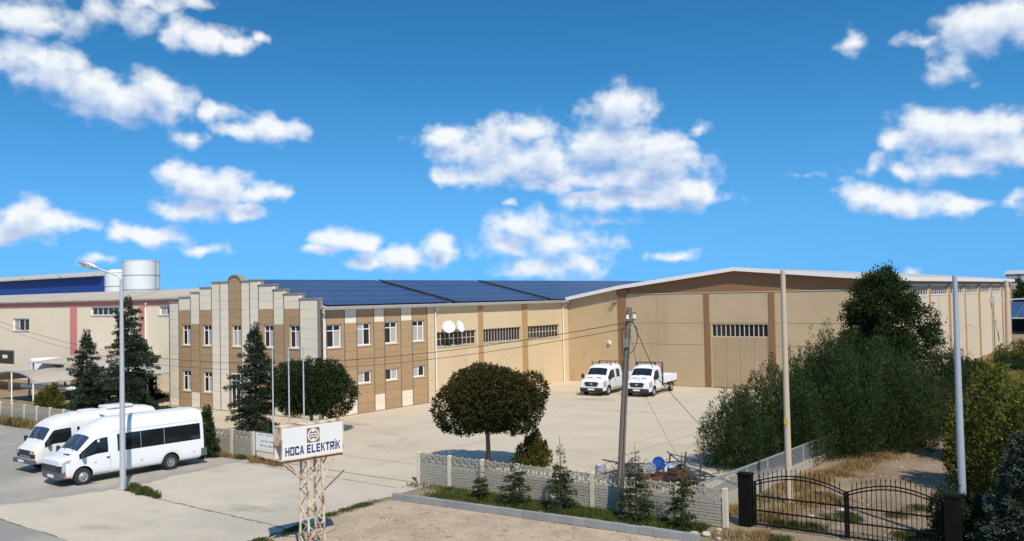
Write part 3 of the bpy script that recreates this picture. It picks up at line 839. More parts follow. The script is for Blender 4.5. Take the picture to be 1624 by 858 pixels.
WHEELS = {}
def wheel(root, x, y, r=.35, w=.22, dual=False, capm=None):
    key = (r, w, dual, capm)
    if key not in WHEELS:
        t = MB().lathe([(r * .60, -w / 2), (r * .93, -w / 2), (r, -w / 2 + .03), (r, w / 2 - .03), (r * .93, w / 2), (r * .60, w / 2), (r * .6, -w / 2)], 32, "y")
        tm = t.mesh("wheel"); smooth(tm, 35); tm.materials.append(m_tyre)
        if dual: pr = [(r * .62, w / 2 - .01), (r * .58, w / 2 - .03), (r * .50, w / 2 - .10), (r * .24, w / 2 - .12), (r * .22, w / 2 - .02), (.005, w / 2 - .01)]
        else: pr = [(r * .62, w / 2 - .005), (r * .57, w / 2 - .02), (r * .52, w / 2 - .06), (r * .30, w / 2 - .015), (r * .2, w / 2 + .005), (r * .17, w / 2 + .035), (.005, w / 2 + .04)]
        rm = MB().lathe(pr, 32, "y")
        for k in range(8):
            a = 2 * math.pi * k / 8; rr = r * .44
            rm.lathe([(.001, w / 2 - .028), (.030, w / 2 - .028), (.03, w / 2 - .05)], 8, "y", (rr * math.cos(a), 0, rr * math.sin(a)))
        me = rm.mesh("rim"); smooth(me, 35); me.materials.append(capm or m_rim)
        # hub cap dark centre
        WHEELS[key] = (tm, me)
    tm, me = WHEELS[key]
    o = bpy.data.objects.new("wheel", tm); COL.objects.link(o); o.parent = root; o.location = (x, y, r)
    if y < 0: o.rotation_euler = (0, 0, math.pi)
    q = bpy.data.objects.new("rim", me); COL.objects.link(q); q.parent = o
    return o

def rbox(c, d, bev=.03):
    """rounded box"""
    bm = bmesh.new(); bmesh.ops.create_cube(bm, size=1)
    for vv in bm.verts: vv.co = Vector((vv.co.x * d[0], vv.co.y * d[1], vv.co.z * d[2]))
    bmesh.ops.bevel(bm, geom=bm.edges[:], offset=bev, segments=2, affect="EDGES", profile=.5)
    mb = MB(); bm.verts.ensure_lookup_table()
    mb.add([tuple(Vector(c) + vv.co) for vv in bm.verts], [tuple(vv.index for vv in ff.verts) for ff in bm.faces]); bm.free()
    return mb

def mirrors(root, bvh, x, z, m_, h=.30):
    for sd in (1, -1):
        y = flank(bvh, x, z, sd)
        mr_ = lpart("mirror", rbox((x + .05, y + sd * .20, z + .10), (.12, .20, h), .035), m_, root, 40)
        lpart("mirror_arm", MB().bar((x, y - sd * .02, z), (x + .04, y + sd * .12, z + .03), .05, .035), m_black, mr_)
        lpart("mirror_glass", MB().cbox((x - .013, y + sd * .20, z + .10), (.006, .15, h - .07)), m_vglass, mr_)

# ---------------- long high-roof minibus
def minibus():
    root = thing("minibus", (-37.95, 21.35, 0), "long white high-roof minibus with dark side windows, parked beside the lamp post", "minibus", "parked white vehicles", R(-92.5))
    fx = 1.95        # front axle ahead of the root
    S = [st(fx + .90, .84, .28, .90, .99, 1.07, .80, .70, .5, 1.04),
         st(fx + .87, .93, .26, .93, 1.04, 1.14, .89, .77, .5, 1.11),
         st(fx + .72, .98, .26, .98, 1.08, 1.20, .94, .82, .5, 1.17),
         st(fx + .50, .99, .27, 1.05, 1.13, 1.26, .945, .83, .5, 1.22),
         st(fx + .33, .99, .27, 1.08, 1.16, 1.31, .945, .83, .5, 1.23),
         st(fx + .27, .99, .27, 1.10, 1.18, 1.32, .945, .82, .5, 1.27),
         st(fx - .50, .995, .27, 1.14, 1.86, 2.08, .90, .76, .5, 2.02),
         st(fx - .57, .995, .27, 1.15, 1.90, 2.18, .90, .76, .5, 2.06),
         st(fx - .86, .995, .27, 1.15, 1.92, 2.40, .90, .76, .5, 2.20),
         st(fx - 1.08, .995, .27, 1.15, 1.92, 2.48, .90, .76, .5, 2.24),
         st(fx - 1.30, .995, .27, 1.15, 1.92, 2.57, .90, .76, .5, 2.36)]
    for x in (1.44, 1.9, 2.55, 3.1, 3.65, 4.2, 4.75, 5.25, 5.45, 5.6, 5.68):
        S.append(st(fx - x, .995 if x < 5.5 else .975, .27 if x < 5.6 else .34, 1.10, 1.99, 2.62 if x < 5.6 else 2.56, .905 if x < 5.5 else .88, .78 if x < 5.6 else .72, .5, 2.44))
    slots = dict(body=m_vwhite, windscreen=m_vshield, cab_window_l=m_vglass, cab_window_r=m_vglass, bumper=m_bump, grille=m_black,
                 headlight_l=m_lens, headlight_r=m_lens, well=m_well, under=m_black, rear_window=m_vglass)
    win_seg = {11: 1, 12: 1, 13: 2, 14: 2, 15: 3, 16: 3, 17: 3, 18: 3}      # station index -> side window
    for i in (1, 2, 3):
        slots["side_window%d_l" % i] = m_vglass; slots["side_window%d_r" % i] = m_vglass
    def tags(kind, s, k, sd):
        sf = "_l" if sd > 0 else "_r"
        if kind == "under": return "under"
        if kind == "front": return "bumper" if k < 2 else ("grille" if k < 3 else "body")
        if kind == "rear": return "rear_window" if k == 3 else "body"
        if kind == "top": return "windscreen" if s == 5 else "body"
        if s == 0: return "bumper" if k < 2 else ("grille" if k < 3 else "body")
        if s <= 2 and k < 1: return "bumper"
        if s == 1 and k < 2: return "bumper"
        if s in (1, 2) and k in (2, 3): return "headlight" + sf if s == 1 or k == 3 else "body"
        if s == 5 and k in (5,): return "windscreen"
        if k == 3 and s in (5, 6, 7, 8): return "cab_window" + sf
        if k == 3 and s in win_seg: return "side_window%d%s" % (win_seg[s], sf)
        if s >= len(S) - 3 and k < 1: return "bumper"
        return "body"
    cuts = []
    for ax in (fx, fx - 3.95):
        cuts += [(ax, .36, .43, .55, 1.3), (ax, .36, .43, -1.3, -.55)]
    parts, bvh = loft_vehicle(S, tags, cuts, slots)
    body = None
    for nm, mb in [(a, c) for a, b_ in parts.items() for c in pieces_of(b_)]:
        o = lpart({"well": "wheel_well", "under": "underbody"}.get(nm, nm.split("_l")[0].split("_r")[0].rstrip("0123456789") if nm not in ("rear_window",) else nm), mb, slots[nm], root, 50)
        if nm == "body": body = o
    for ax in (fx, fx - 3.95):
        for sd in (1, -1): wheel(root, ax, sd * .86, .35, .23, dual=(ax < 0))
    mirrors(root, bvh, fx + .02, 1.20, m_black)
    # seams, handle, lamps
    for sd in (1, -1):
        mb = side_strip(bvh, [(fx - .05, 1.02), (fx - .1, .75), (fx - .48, .42), (fx - 1.15, .40), (fx - 1.16, 1.12)], .014, sd)
        lpart("door_seam", mb, m_seam, root)
        lpart("door_handle", MB().cbox((fx - 1.06, flank(bvh, fx - 1.06, 1.0, sd) + sd * .012, 1.0), (.12, .03, .06)), m_black, root)
        lpart("roof_seam", side_strip(bvh, [(fx - 1.3, 2.05), (fx - 5.4, 2.05)], .016, sd), m_seam, root)
        lpart("rub_strip", side_strip(bvh, [(fx - 1.3, .74), (fx - 3.42, .74)], .035, sd), m_vwhite, root)
        for x in (fx - .52, fx - 2.55, fx - 5.1):
            z = .86 if x > fx - 1 else .66
            lpart("marker_lamp", MB().cbox((x, flank(bvh, x, z, sd) + sd * .004, z), (.075, .016, .042)), m_orange, root)
        for x in (2.55, 3.65):
            lpart("window_divider", side_strip(bvh, [(fx - x, 1.17), (fx - x, 1.90)], .022, sd, .006), m_seam, root)
        # grey arch lip over the rear wheel
        lip = [(fx - 3.95 + .46 * math.cos(t), .36 + .46 * math.sin(t)) for t in [math.pi * (-.02 + 1.04 * k / 14) for k in range(15)]]
        lpart("arch_trim", side_strip(bvh, lip, .075, sd, .012), m_bump, root)
        lpart("rear_bumper_end", MB().cbox((fx - 5.60, flank(bvh, fx - 5.4, .6, sd) - sd * .05, .58), (.28, .14, .34)), m_bump, root)
        lpart("fog_lamp", MB().cbox((fx + .72, flank(bvh, fx + .72, .42, sd) + sd * .004, .42), (.12, .03, .08)), m_orange, root)
    gx = nose(bvh, 0, .80)
    for k in range(4):
        lpart("grille_bar", MB().cbox((gx + .004, 0, .68 + k * .065), (.03, 1.0, .016)), m_bump, root)
    lpart("number_plate", MB().cbox((nose(bvh, 0, .42) + .012, 0, .42), (.02, .52, .115)), m_plate, root)
    hx0, hz0 = fx - .02, 1.315
    for sd in (1, -1):
        lpart("wiper", MB().bar((fx + .22, sd * .35 + .1, 1.39), (fx - .05, sd * .35 - .3, 1.68), .02), m_black, root)
    lpart("cowl_vent", MB().cbox((fx + .42, .42, 1.275), (.12, .42, .02)), m_black, root)
    lpart("sun_visor_card", MB().cbox((fx - .66, .955, 1.74), (.10, .012, .11)), m_plate, root)
    return root
minibus()

# ---------------- older box-nosed minibus behind it
def old_minibus():
    root = thing("old_minibus", (-42.15, 22.1, 0), "older cream-white minibus with square nose and orange indicators, behind the bigger minibus", "minibus", "parked white vehicles", R(-90.5))
    fx = 1.75
    S = [st(fx + 1.0, .78, .42, .86, .94, 1.0, .74, .62, .5, .985),
         st(fx + .96, .88, .40, .90, 1.02, 1.09, .83, .70, .5, 1.06),
         st(fx + .80, .92, .38, .98, 1.10, 1.20, .86, .76, .5, 1.17),
         st(fx + .66, .935, .36, 1.10, 1.20, 1.30, .88, .79, .5, 1.27),
         st(fx + .60, .94, .36, 1.14, 1.24, 1.36, .885, .80, .5, 1.32),
         st(fx + .16, .945, .36, 1.18, 1.92, 2.06, .87, .77, .5, 2.02),
         st(fx + .10, .945, .36, 1.18, 1.95, 2.14, .87, .77, .5, 2.06),
         st(fx - .08, .945, .36, 1.18, 1.95, 2.30, .87, .76, .5, 2.16)]
    for x in (.55, .62, 1.0, 1.06, 1.2, 2.3, 2.36, 3.5, 3.56, 4.7, 4.95, 5.02):
        S.append(st(fx - x, .945, .36 if x < 4.9 else .42, 1.18, 1.95, 2.44 + (.06 if x > 1 else 0) if x < 4.9 else 2.38, .87, .76 if x < 4.9 else .7, .5, 2.28))
    slots = dict(body=m_vold, windscreen=m_vshield, cab_window_l=m_vglass, cab_window_r=m_vglass, quarter_light_l=m_vglass, quarter_light_r=m_vglass, bumper=m_bump, grille=m_black,
                 well=m_well, under=m_black, rear_window=m_vglass)
    for i in (1, 2, 3):
        slots["side_window%d_l" % i] = m_vglass; slots["side_window%d_r" % i] = m_vglass
    ws = {12: 1, 14: 2, 16: 3}
    def tags(kind, s, k, sd):
        sf = "_l" if sd > 0 else "_r"
        if kind == "under": return "under"
        if kind == "front": return "grille" if k in (2,) else "body"
        if kind == "rear": return "rear_window" if k == 3 else "body"
        if kind == "top": return "windscreen" if s == 4 else "body"
        if s == 0 and k == 2: return "grille"
        if s == 4 and k == 5: return "windscreen"
        if k == 3 and s in (4,): return "quarter_light" + sf
        if k == 3 and s in (5, 6, 7, 8): return "cab_window" + sf
        if k == 3 and s == 10: return "side_window1" + sf
        if k == 3 and s in ws: return "side_window%d%s" % (ws[s], sf)
        return "body"
    cuts = []
    for ax in (fx, fx - 3.35): cuts += [(ax, .37, .43, .5, 1.3), (ax, .37, .43, -1.3, -.5)]
    parts, bvh = loft_vehicle(S, tags, cuts, slots)
    for nm, mb in [(a, c) for a, b_ in parts.items() for c in pieces_of(b_)]:
        base = nm if nm in ("rear_window",) else nm.split("_l")[0].split("_r")[0].rstrip("0123456789")
        if nm.startswith("quarter"): base = "quarter_light"
        lpart({"well": "wheel_well", "under": "underbody"}.get(nm, base), mb, slots[nm], root, 50)
    for ax in (fx, fx - 3.35):
        for sd in (1, -1): wheel(root, ax, sd * .80, .35, .21)
    mirrors(root, bvh, fx + .40, 1.28, m_black, .26)
    gx = nose(bvh, 0, .92)
    lpart("grille_panel", MB().cbox((gx - .002, 0, .93), (.05, 1.10, .17)), m_black, root)
    for sd in (1, -1):
        lpart("headlight", MB().cbox((nose(bvh, sd * .60, .93) - .0, sd * .60, .93), (.07, .15, .15)), m_lens, root)
        lpart("indicator", MB().cbox((nose(bvh, sd * .735, .93) - .02, sd * .74, .93), (.09, .12, .15)), m_orange, root)
        lpart("door_seam", side_strip(bvh, [(fx + .36, 1.1), (fx + .30, .6), (fx - .60, .5), (fx - .62, 1.15)], .014, sd), m_seam, root)
    bx = nose(bvh, 0, .5)
    lpart("bumper", rbox((bx + .03, 0, .53), (.20, 1.84, .20), .04), m_bump, root, 40)
    lpart("number_plate", MB().cbox((bx + .14, -.1, .54), (.015, .5, .11)), m_plate, root)
    for k in range(5): lpart("lower_vent", MB().cbox((nose(bvh, -.4 + k * .2, .74) + .002, -.4 + k * .2, .74), (.02, .10, .08)), m_seam, root)
    lpart("roof_hatch", rbox((fx - 1.9, 0, 2.50), (.75, .62, .07), .03), m_vold, root, 40)
    lpart("roof_dome", rbox((fx - 3.3, 0, 2.54), (1.3, 1.0, .16), .07), m_vold, root, 40)
    for sd in (1, -1): lpart("wiper", MB().bar((fx + .58, sd * .3 + .1, 1.44), (fx + .40, sd * .3 - .25, 1.72), .02), m_black, root)
    return root
old_minibus()

# ---------------- dropside trucks
m_rack = mat("dark steel rack", (.045, .05, .055), .6, .1, 3)
m_bed = mat("white dropside boards", (.76, .78, .80), .45, .04, 2)
def truck(loc, rz, crew, label):
    root = thing("dropside_truck", loc, label, "pickup truck", "white dropside trucks by the warehouse", rz)
    fx = 1.85
    cab = 2.55 if crew else 1.70            # cab end behind the front axle
    S = [st(fx + .94, .84, .30, .88, .98, 1.07, .80, .70, .5, 1.04),
         st(fx + .91, .94, .28, .92, 1.04, 1.15, .89, .78, .5, 1.12),
         st(fx + .73, 1.0, .27, .99, 1.10, 1.22, .95, .83, .5, 1.19),
         st(fx + .38, 1.02, .27, 1.10, 1.18, 1.32, .96, .85, .5, 1.28),
         st(fx + .16, 1.02, .27, 1.14, 1.21, 1.36, .96, .85, .5, 1.31),
         st(fx + .10, 1.02, .27, 1.16, 1.25, 1.41, .96, .84, .5, 1.36),
         st(fx - .52, 1.02, .27, 1.19, 1.90, 2.10, .90, .76, .5, 2.05),
         st(fx - .60, 1.02, .27, 1.19, 1.92, 2.17, .90, .76, .5, 2.10),
         st(fx - .84, 1.02, .27, 1.19, 1.94, 2.24, .90, .76, .5, 2.15),
         st(fx - 1.16, 1.02, .27, 1.19, 1.94, 2.25, .90, .76, .5, 2.16)]
    xs = ((1.24, 1.4, 1.9, 2.02, 2.36, 2.5, 2.55) if crew else (1.24, 1.45, 1.64, 1.70))
    for x in xs:
        S.append(st(fx - x, 1.02 if x < cab - .06 else .99, .27, 1.19, 1.94, 2.25 if x < cab - .06 else 2.20, .90, .76, .5, 2.16 if x < cab - .06 else 2.12))
    slots = dict(body=m_vwhite, windscreen=m_vshield2, cab_window_l=m_vglass, cab_window_r=m_vglass, crew_window_l=m_vglass, crew_window_r=m_vglass,
                 bumper=m_black, grille=m_black, headlight_l=m_lens, headlight_r=m_lens, well=m_well, under=m_black)
    def tags(kind, s, k, sd):
        sf = "_l" if sd > 0 else "_r"
        if kind == "under": return "under"
        if kind == "front": return "bumper" if k < 1 else "body"
        if kind == "rear": return "body"
        if kind == "top": return "windscreen" if s == 5 else "body"
        if s <= 2 and k < 1: return "bumper"
        if s in (1, 2) and k in (2, 3): return "headlight" + sf
        if s == 5 and k == 5: return "windscreen"
        if k == 3 and s in (5, 6, 7, 8): return "cab_window" + sf
        if crew and k == 3 and s in (11, 12): return "crew_window" + sf
        return "body"
    cuts = [(fx, .37, .44, .55, 1.3), (fx, .37, .44, -1.3, -.55)]
    parts, bvh = loft_vehicle(S, tags, cuts, slots)
    for nm, mb in [(a, c) for a, b_ in parts.items() for c in pieces_of(b_)]:
        lpart({"well": "wheel_well", "under": "underbody"}.get(nm, nm.split("_l")[0].split("_r")[0]), mb, slots[nm], root, 50)
    rear_ax = fx - 3.75
    for sd in (1, -1):
        wheel(root, fx, sd * .88, .36, .22); wheel(root, rear_ax, sd * .88, .36, .22)
        lpart("lower_cladding", side_strip(bvh, [(fx - .5, .42), (fx - cab + .05, .42)], .16, sd, .010), m_bump, root)
        lpart("door_seam", side_strip(bvh, [(fx + .02, 1.1), (fx - .05, .8), (fx - .42, .52), (fx - 1.22, .52), (fx - 1.22, 1.9)], .014, sd), m_seam, root)
        lpart("door_handle", MB().cbox((fx - 1.12, flank(bvh, fx - 1.12, 1.08, sd) + sd * .012, 1.08), (.13, .03, .05)), m_black, root)
    mirrors(root, bvh, fx - .06, 1.28, m_black, .34)
    # trapezoid grille with emblem, lower intake, plate
    gx = nose(bvh, 0, .86)
    gp_ = [(-.46, .72), (.46, .72), (.58, .96), (.46, 1.04), (-.46, 1.04), (-.58, .96)]
    lpart("grille", MB().prism(gp_, lambda u, v, d: (d, u, v), gx - .10, gx + .022), m_black, root)
    em = MB().lathe([(.001, .03), (.075, .03), (.075, .0)], 18, "x", (gx, 0, .89)); em.v = [(p[0], p[1] * 1.5, p[2]) for p in em.v]
    lpart("emblem", em, m_rim, root)
    lpart("bumper_lip", rbox((nose(bvh, 0, .48) - .02, 0, .46), (.16, 1.86, .30), .05), m_black, root, 40)
    lpart("number_plate", MB().cbox((nose(bvh, 0, .48) + .068, 0, .50), (.015, .52, .115)), m_plate, root)
    for sd in (1, -1): lpart("wiper", MB().bar((fx + .06, sd * .35 + .1, 1.47), (fx - .18, sd * .35 - .3, 1.74), .02), m_black, root)
    for sd in (.36, -.36): lpart("bonnet_vent", MB().cbox((fx + .34, sd, 1.335), (.12, .34, .02)), m_black, root)
    # load bed
    b0, b1 = fx - cab - .10, fx - (5.35 if crew else 4.75)
    lpart("chassis", MB().box(b1, .30, .52, b0 + .3, .40, .74).box(b1, -.40, .52, b0 + .3, -.30, .74).box(b1 + .1, -.9, .74, b1 + .2, .9, .80), m_rack, root)
    lpart("bed_floor", MB().box(b1, -1.03, .80, b0, 1.03, .90), m_bed, root)
    for sd in (1, -1):
        for k in range(3):
            lpart("side_board", MB().box(b1 + .01, sd * 1.03 - .015, .905 + k * .135, b0 - .07, sd * 1.03 + .015, .905 + k * .135 + .127), m_bed, root)
        lpart("corner_post", MB().box(b1 - .03, sd * 1.04 - .025, .82, b1 + .005, sd * 1.04 + .025, 1.34), m_galv, root)
        lpart("mudguard", MB().prism([(rear_ax + .46 * math.cos(t), .37 + .43 * math.sin(t)) for t in [math.pi * k / 10 for k in range(11)]] + [(rear_ax + .43 * math.cos(t), .37 + .41 * math.sin(t)) for t in [math.pi * k / 10 for k in range(10, -1, -1)]],
              lambda u, v, d: (u, d, v), sd * .76, sd * 1.0), m_black, root)
        lpart("tail_lamp", MB().box(b1 - .02, sd * .90 - .10, .64, b1 + .03, sd * .90 + .10, .74), m_red, root)
        lpart("side_guard", MB().box(rear_ax + .6, sd * .97 - .02, .42, b0 - .25, sd * .97 + .02, .54), m_galv, root)
    lpart("tail_board", MB().box(b1 - .03, -1.01, .905, b1, 1.01, 1.31), m_bed, root)
    lpart("head_board", MB().box(b0 - .06, -1.02, .905, b0 - .02, 1.02, 1.31), m_bed, root)
    rk = MB()
    for y in (-.35, .35): rk.box(b0 - .065, y - .03, 1.313, b0 - .005, y + .03, 2.34)
    for y in (-1.0, 1.0): rk.box(b0 - .018, y - .05, .62, b0 + .07, y + .05, 2.36)
    for z in (1.5, 1.75, 2.0, 2.34): rk.box(b0 - .06, -.97, z - .025, b0 - .01, .97, z + .025)
    lpart("ladder_rack", rk, m_rack, root)
    bar = MB().box(fx - .95, -.80, 2.33, fx - .90, .80, 2.37)
    for y in (-.78, .78): bar.box(fx - .955, y - .02, 2.16, fx - .895, y + .02, 2.46)
    lpart("roof_bar", bar, m_rack, root)
    return root
def place_truck(wx, wy, a, crew, label):
    # (wx, wy): ground contact of the left front wheel
    c, s = math.cos(a), math.sin(a); lx, ly = 1.85, .88
    truck((wx - (c * lx - s * ly), wy - (s * lx + c * ly), 0), a, crew, label)
place_truck(-34.75, 58.0, R(-84), True, "white double-cab dropside truck parked nearer the office hall")
place_truck(-31.45, 58.9, R(-83), False, "white single-cab dropside truck with ladder rack, nearer the big door")

# ------------------------------------------------------------------ neighbouring factory on the left
m_nwall = mat("peach plaster", (.80, .68, .50), .9, .06, .5, fine=.03)
m_pink = mat("pink paint", (.60, .24, .19), .8, .08, .8)
m_nroof = mat("fibre cement roof", (.47, .41, .33), .85, .10, .6, squash=(1, .25, 1), col2=(.40, .35, .28), c2scale=.5)
m_bluewall = mat("blue cladding", (.016, .060, .27), .55, .05, .4)
m_tank = mat("white tank", (.70, .72, .72), .5, .05, .6)
m_tankg = mat("grey tank", (.42, .43, .43), .55, .1, .6)
YN = 43.56
FN = Fac("front", YN)
nb = thing("factory_building", (-67, YN, 0), "cream factory with pink band and pilasters, far left behind the carport", "building")
wn = [(-97.35, -93.9, 4.97, 6.25, 3), (-81.75, -76.2, 6.50, 7.30, 6), (-70.5, -67.8, 6.50, 7.30, 3)]
def wall_with_windows(F, root, a0, a1, z0, z1, wins, material, th=.3):
    """wall boxes left over around the window openings, as one mesh"""
    mb = MB(); a = a0
    for (w0, w1, y0, y1, _) in sorted(wins):
        F.box(mb, a, w0, -th, 0, z0, z1); F.box(mb, w0, w1, -th, 0, z0, y0)
        if y1 < z1 - .01: F.box(mb, w0, w1, -th, 0, y1, z1)
        a = w1
    F.box(mb, a, a1, -th, 0, z0, z1); return part("wall", mb, material, root)
wall_with_windows(FN, nb, -150, -67.3, 0, 7.34, wn, m_nwall)
for (w0, w1, y0, y1, c) in wn: window(FN, nb, w0 + .003, w1 - .003, y0 + .003, y1 - .003, -.12, c, 0, [(0, 0)] if c == 3 else [], fr=.10)
FN.piece("wall_backing", m_dark, nb, -149, -68.1, -.7, -.5, .1, 7.2)
FN.piece("eave_band", m_pink, nb, -150, -67.3, -.3, .04, 7.343, 7.88)
FN.piece("pilaster", m_pink, nb, -85.6, -84.3, .003, .06, 0, 7.34)
FN.piece("pilaster", m_pink, nb, -73.6, -72.7, .003, .06, 0, 7.34)
part("downpipe", MB().tube([(-72.2, YN - .25, 7.5), (-72.45, YN - .12, 7.2), (-72.45, YN - .12, .2)], .07, 8), m_white, nb)
FN.piece("gutter", m_nroof, nb, -150.2, -67.2, .05, .28, 7.84, 7.97)
part("roof", MB().prism([(YN - .25, 7.90), (48.6, 8.82), (54, 7.9), (54, 7.75), (48.6, 8.68), (YN - .25, 7.78)], lambda u, v, d: (d, u, v), -150, -67.6), m_nroof, nb)
part("side_wall", MB().prism([(YN + .31, 0), (53.8, 0), (53.8, 7.74), (48.6, 8.6), (YN + .31, 7.7)], lambda u, v, d: (d, u, v), -68.0, -67.7), m_nwall, nb)
dd = MB(); FN.box(dd, -100.6, -100.45, .003, .05, .3, 2.95); FN.box(dd, -97.25, -97.1, .003, .05, .3, 2.95); FN.box(dd, -100.45, -97.25, .003, .05, 2.83, 2.95)
dr_ = part("door", dd, m_trim, nb)
for k in range(2): FN.piece("door_panel", m_glass, dr_, -100.43 + k * 1.6, -98.87 + k * 1.6, .006, .03, .3, 2.82)
FN.piece("door_sign", m_white, dr_, -99.7, -98.6, .032, .04, 2.1, 2.45)
dd = MB(); FN.box(dd, -68.9, -67.4, .003, .03, 2.0, 5.0)
part("service_opening", dd, m_panel_s, nb)

bb = thing("blue_hall", (-136.4, 75, 0), "blue-clad hall with pale roof behind the cream factory", "building")
part("wall", MB().box(-215, 75, 0, -136.4, 81, 12.05), m_bluewall, bb)
for k in range(30):
    piece("cladding_panel", m_bluewall, bb, -214.9 + k * 2.617, 74.94, 0, -214.9 + (k + 1) * 2.617 - .02, 74.998, 12.04)
part("roof", MB().prism([(74.2, 12.15), (80, 13.15), (81.5, 12.9), (81.5, 12.7), (80, 12.95), (74.2, 12.0)], lambda u, v, d: (d, u, v), -215.5, -137.0), m_metalroof, bb)
for k in range(6): piece("roof_rib", m_sill, bb, -150 - k * 13, 74.2, 12.3, -149.3 - k * 13, 74.6, 12.45)
def silo(x, y, r, top, material, label, cone=.5):
    root = thing("silo", (x, y, 0), label, "silo", "storage silos behind the factory")
    lpart("shell", MB().lathe([(r, 0), (r, top - cone)], 36), material, root, 60)
    lpart("cap", MB().lathe([(r + .04, top - cone), (r + .04, top - cone + .12), (r * .5, top - .08), (.02, top)], 36), material, root, 60)
    for z in (top - cone - 2.2, top - cone - 4.4):
        lpart("hoop", MB().lathe([(r + .003, z), (r + .05, z), (r + .05, z + .14), (r + .003, z + .14)], 36), m_tankg, root)
    ld = MB()
    for s_ in (-.22, .22): ld.bar((-r - .12, s_, 0), (-r - .12, s_, top - cone), .05)
    for k in range(int((top - cone) / .4)): ld.bar((-r - .12, -.22, .3 + k * .4), (-r - .12, .22, .3 + k * .4), .03)
    lpart("ladder", ld, m_tankg, root)
silo(-129.1, 76.5, 2.45, 14.3, m_tank, "wide white silo, right of the lamp post head", .25)
silo(-134.0, 80.5, 2.1, 14.45, m_tank, "white silo just showing behind the wide one", .25)
silo(-135.6, 76.4, 1.75, 13.1, m_tank, "white silo with conical cap at the blue hall's end", .6)
silo(-137.5, 80.5, 2.0, 12.7, m_tankg, "grey silo between the lamp post and the white silos", .2)

# carport, sheds and water tank between the factory and the fence
m_carp = mat("carport sheet", (.42, .37, .29), .75, .10, .8, col2=(.36, .31, .23), c2scale=.7)
cp = thing("arched_carport", (-73.5, 33, 0), "arched carport with white frame and tan roof beside the left fence", "carport")
arc = [(-73.6 + 3.5 * math.cos(t), 1.55 + .80 * math.sin(t)) for t in [math.pi * k / 16 for k in range(17)]]
arc2 = [(x, z + .05) for x, z in arc[::-1]]
part("roof", MB().prism(arc + arc2, lambda u, v, d: (u, d, v), 32.9, 42.8), m_carp, cp)
for yy in (32.8, 36.2, 39.6, 42.85):
    part("arch_frame", MB().tube([(x, yy, z + .06) for x, z in arc], .06, 6), m_galv, cp)
part("eave_beam", MB().tube([(-70.1, 32.8, 1.62), (-70.1, 42.8, 1.62)], .07, 6), m_galv, cp)
for x in (-77.0, -73.6, -70.1):
    for yy in ((32.8, 38, 42.8) if x > -72 or x < -76 else (32.8,)):
        part("post", MB().tube([(x, yy, 0), (x, yy, 1.6 if abs(x + 73.6) > 1 else 2.35)], .055, 8), m_white, cp)
wb = thing("white_pipe", (-71, 35.6, .9), "long white pipe lying on trestles under the carport", "pipe")
part("pipe", MB().tube([(-77.5, 35.4, .92), (-66.6, 35.8, 1.0)], .17, 12), m_white, wb, 60)
for x in (-76.5, -72, -68): part("trestle", MB().bar((x - .2, 35.5, 0), (x, 35.5, .78), .06).bar((x + .2, 35.5, 0), (x, 35.5, .78), .06), m_trim, wb)
sh = thing("lean_to_shed", (-79, 40, 0), "low shed with sloping grey roof against the cream factory", "shed")
part("roof", MB().prism([(38.2, 2.55), (YN - .1, 3.05), (YN - .1, 2.97), (38.2, 2.47)], lambda u, v, d: (d, u, v), -82.0, -70.5), m_nroof, sh)
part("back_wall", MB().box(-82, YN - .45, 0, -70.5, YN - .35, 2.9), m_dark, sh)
for x in (-81.9, -78, -74.3, -70.6): part("post", MB().bar((x, 38.35, 0), (x, 38.35, 2.48), .10), m_trim, sh)
sh2 = thing("flat_canopy", (-90, 38.5, 0), "flat grey canopy at the left edge below the factory door", "canopy")
part("roof", MB().prism([(36.8, 1.62), (40.8, 1.9), (40.8, 1.8), (36.8, 1.52)], lambda u, v, d: (d, u, v), -98, -83.2), m_nroof, sh2)
for x in (-97, -90, -83.5): part("post", MB().bar((x, 37, 0), (x, 37, 1.55), .12), m_trim, sh2)
cn = thing("entrance_canopy", (-64, 38.5, 0), "small pale canopy between the cedars and the office corner", "canopy")
part("roof", MB().prism([(36.6, 2.28), (41.5, 2.62), (41.5, 2.50), (36.6, 2.16)], lambda u, v, d: (d, u, v), -68.2, -60.6), m_metalroof, cn)
for x in (-67.5, -61.2): part("post", MB().tube([(x, 36.8, 0), (x, 36.8, 2.18)], .05, 8), m_galv, cn)
ib = thing("water_tank", (-83.3, 40.2, 1.55), "ribbed grey-white water tank on a stand before the factory wall", "tank")
part("vessel", MB().lathe([(.02, 1.75), (1.38, 1.75)] + [(1.38 + (.05 if k % 2 else 0), 1.78 + k * .11) for k in range(9)] + [(1.30, 2.75), (.02, 2.8)], 28, c=(-83.3, 40.2, 0)), m_tank, ib, 60)
part("stand", MB().box(-84.6, 38.9, 1.6, -82.0, 41.5, 1.74).bar((-84.4, 39.1, 0), (-84.4, 39.1, 1.6), .12).bar((-82.2, 39.1, 0), (-82.2, 39.1, 1.6), .12).bar((-84.4, 41.3, 0), (-84.4, 41.3, 1.6), .12).bar((-82.2, 41.3, 0), (-82.2, 41.3, 1.6), .12), m_trim, ib)
tp = thing("white_van", (-66.6, 38.6, 0), "white sheet-covered load under the cedars beside the carport", "covered load")
part("sheet", rbox((-66.6, 38.2, 2.2), (3.0, 2.2, 1.3), .35), m_white, tp, 60)
part("cart", MB().box(-68.2, 37, .9, -65.0, 39.4, 1.5).bar((-67.6, 37.3, 0), (-67.6, 37.3, .9), .3).bar((-65.6, 37.3, 0), (-65.6, 37.3, .9), .3), m_dark, tp)
tp.name = "covered_load"

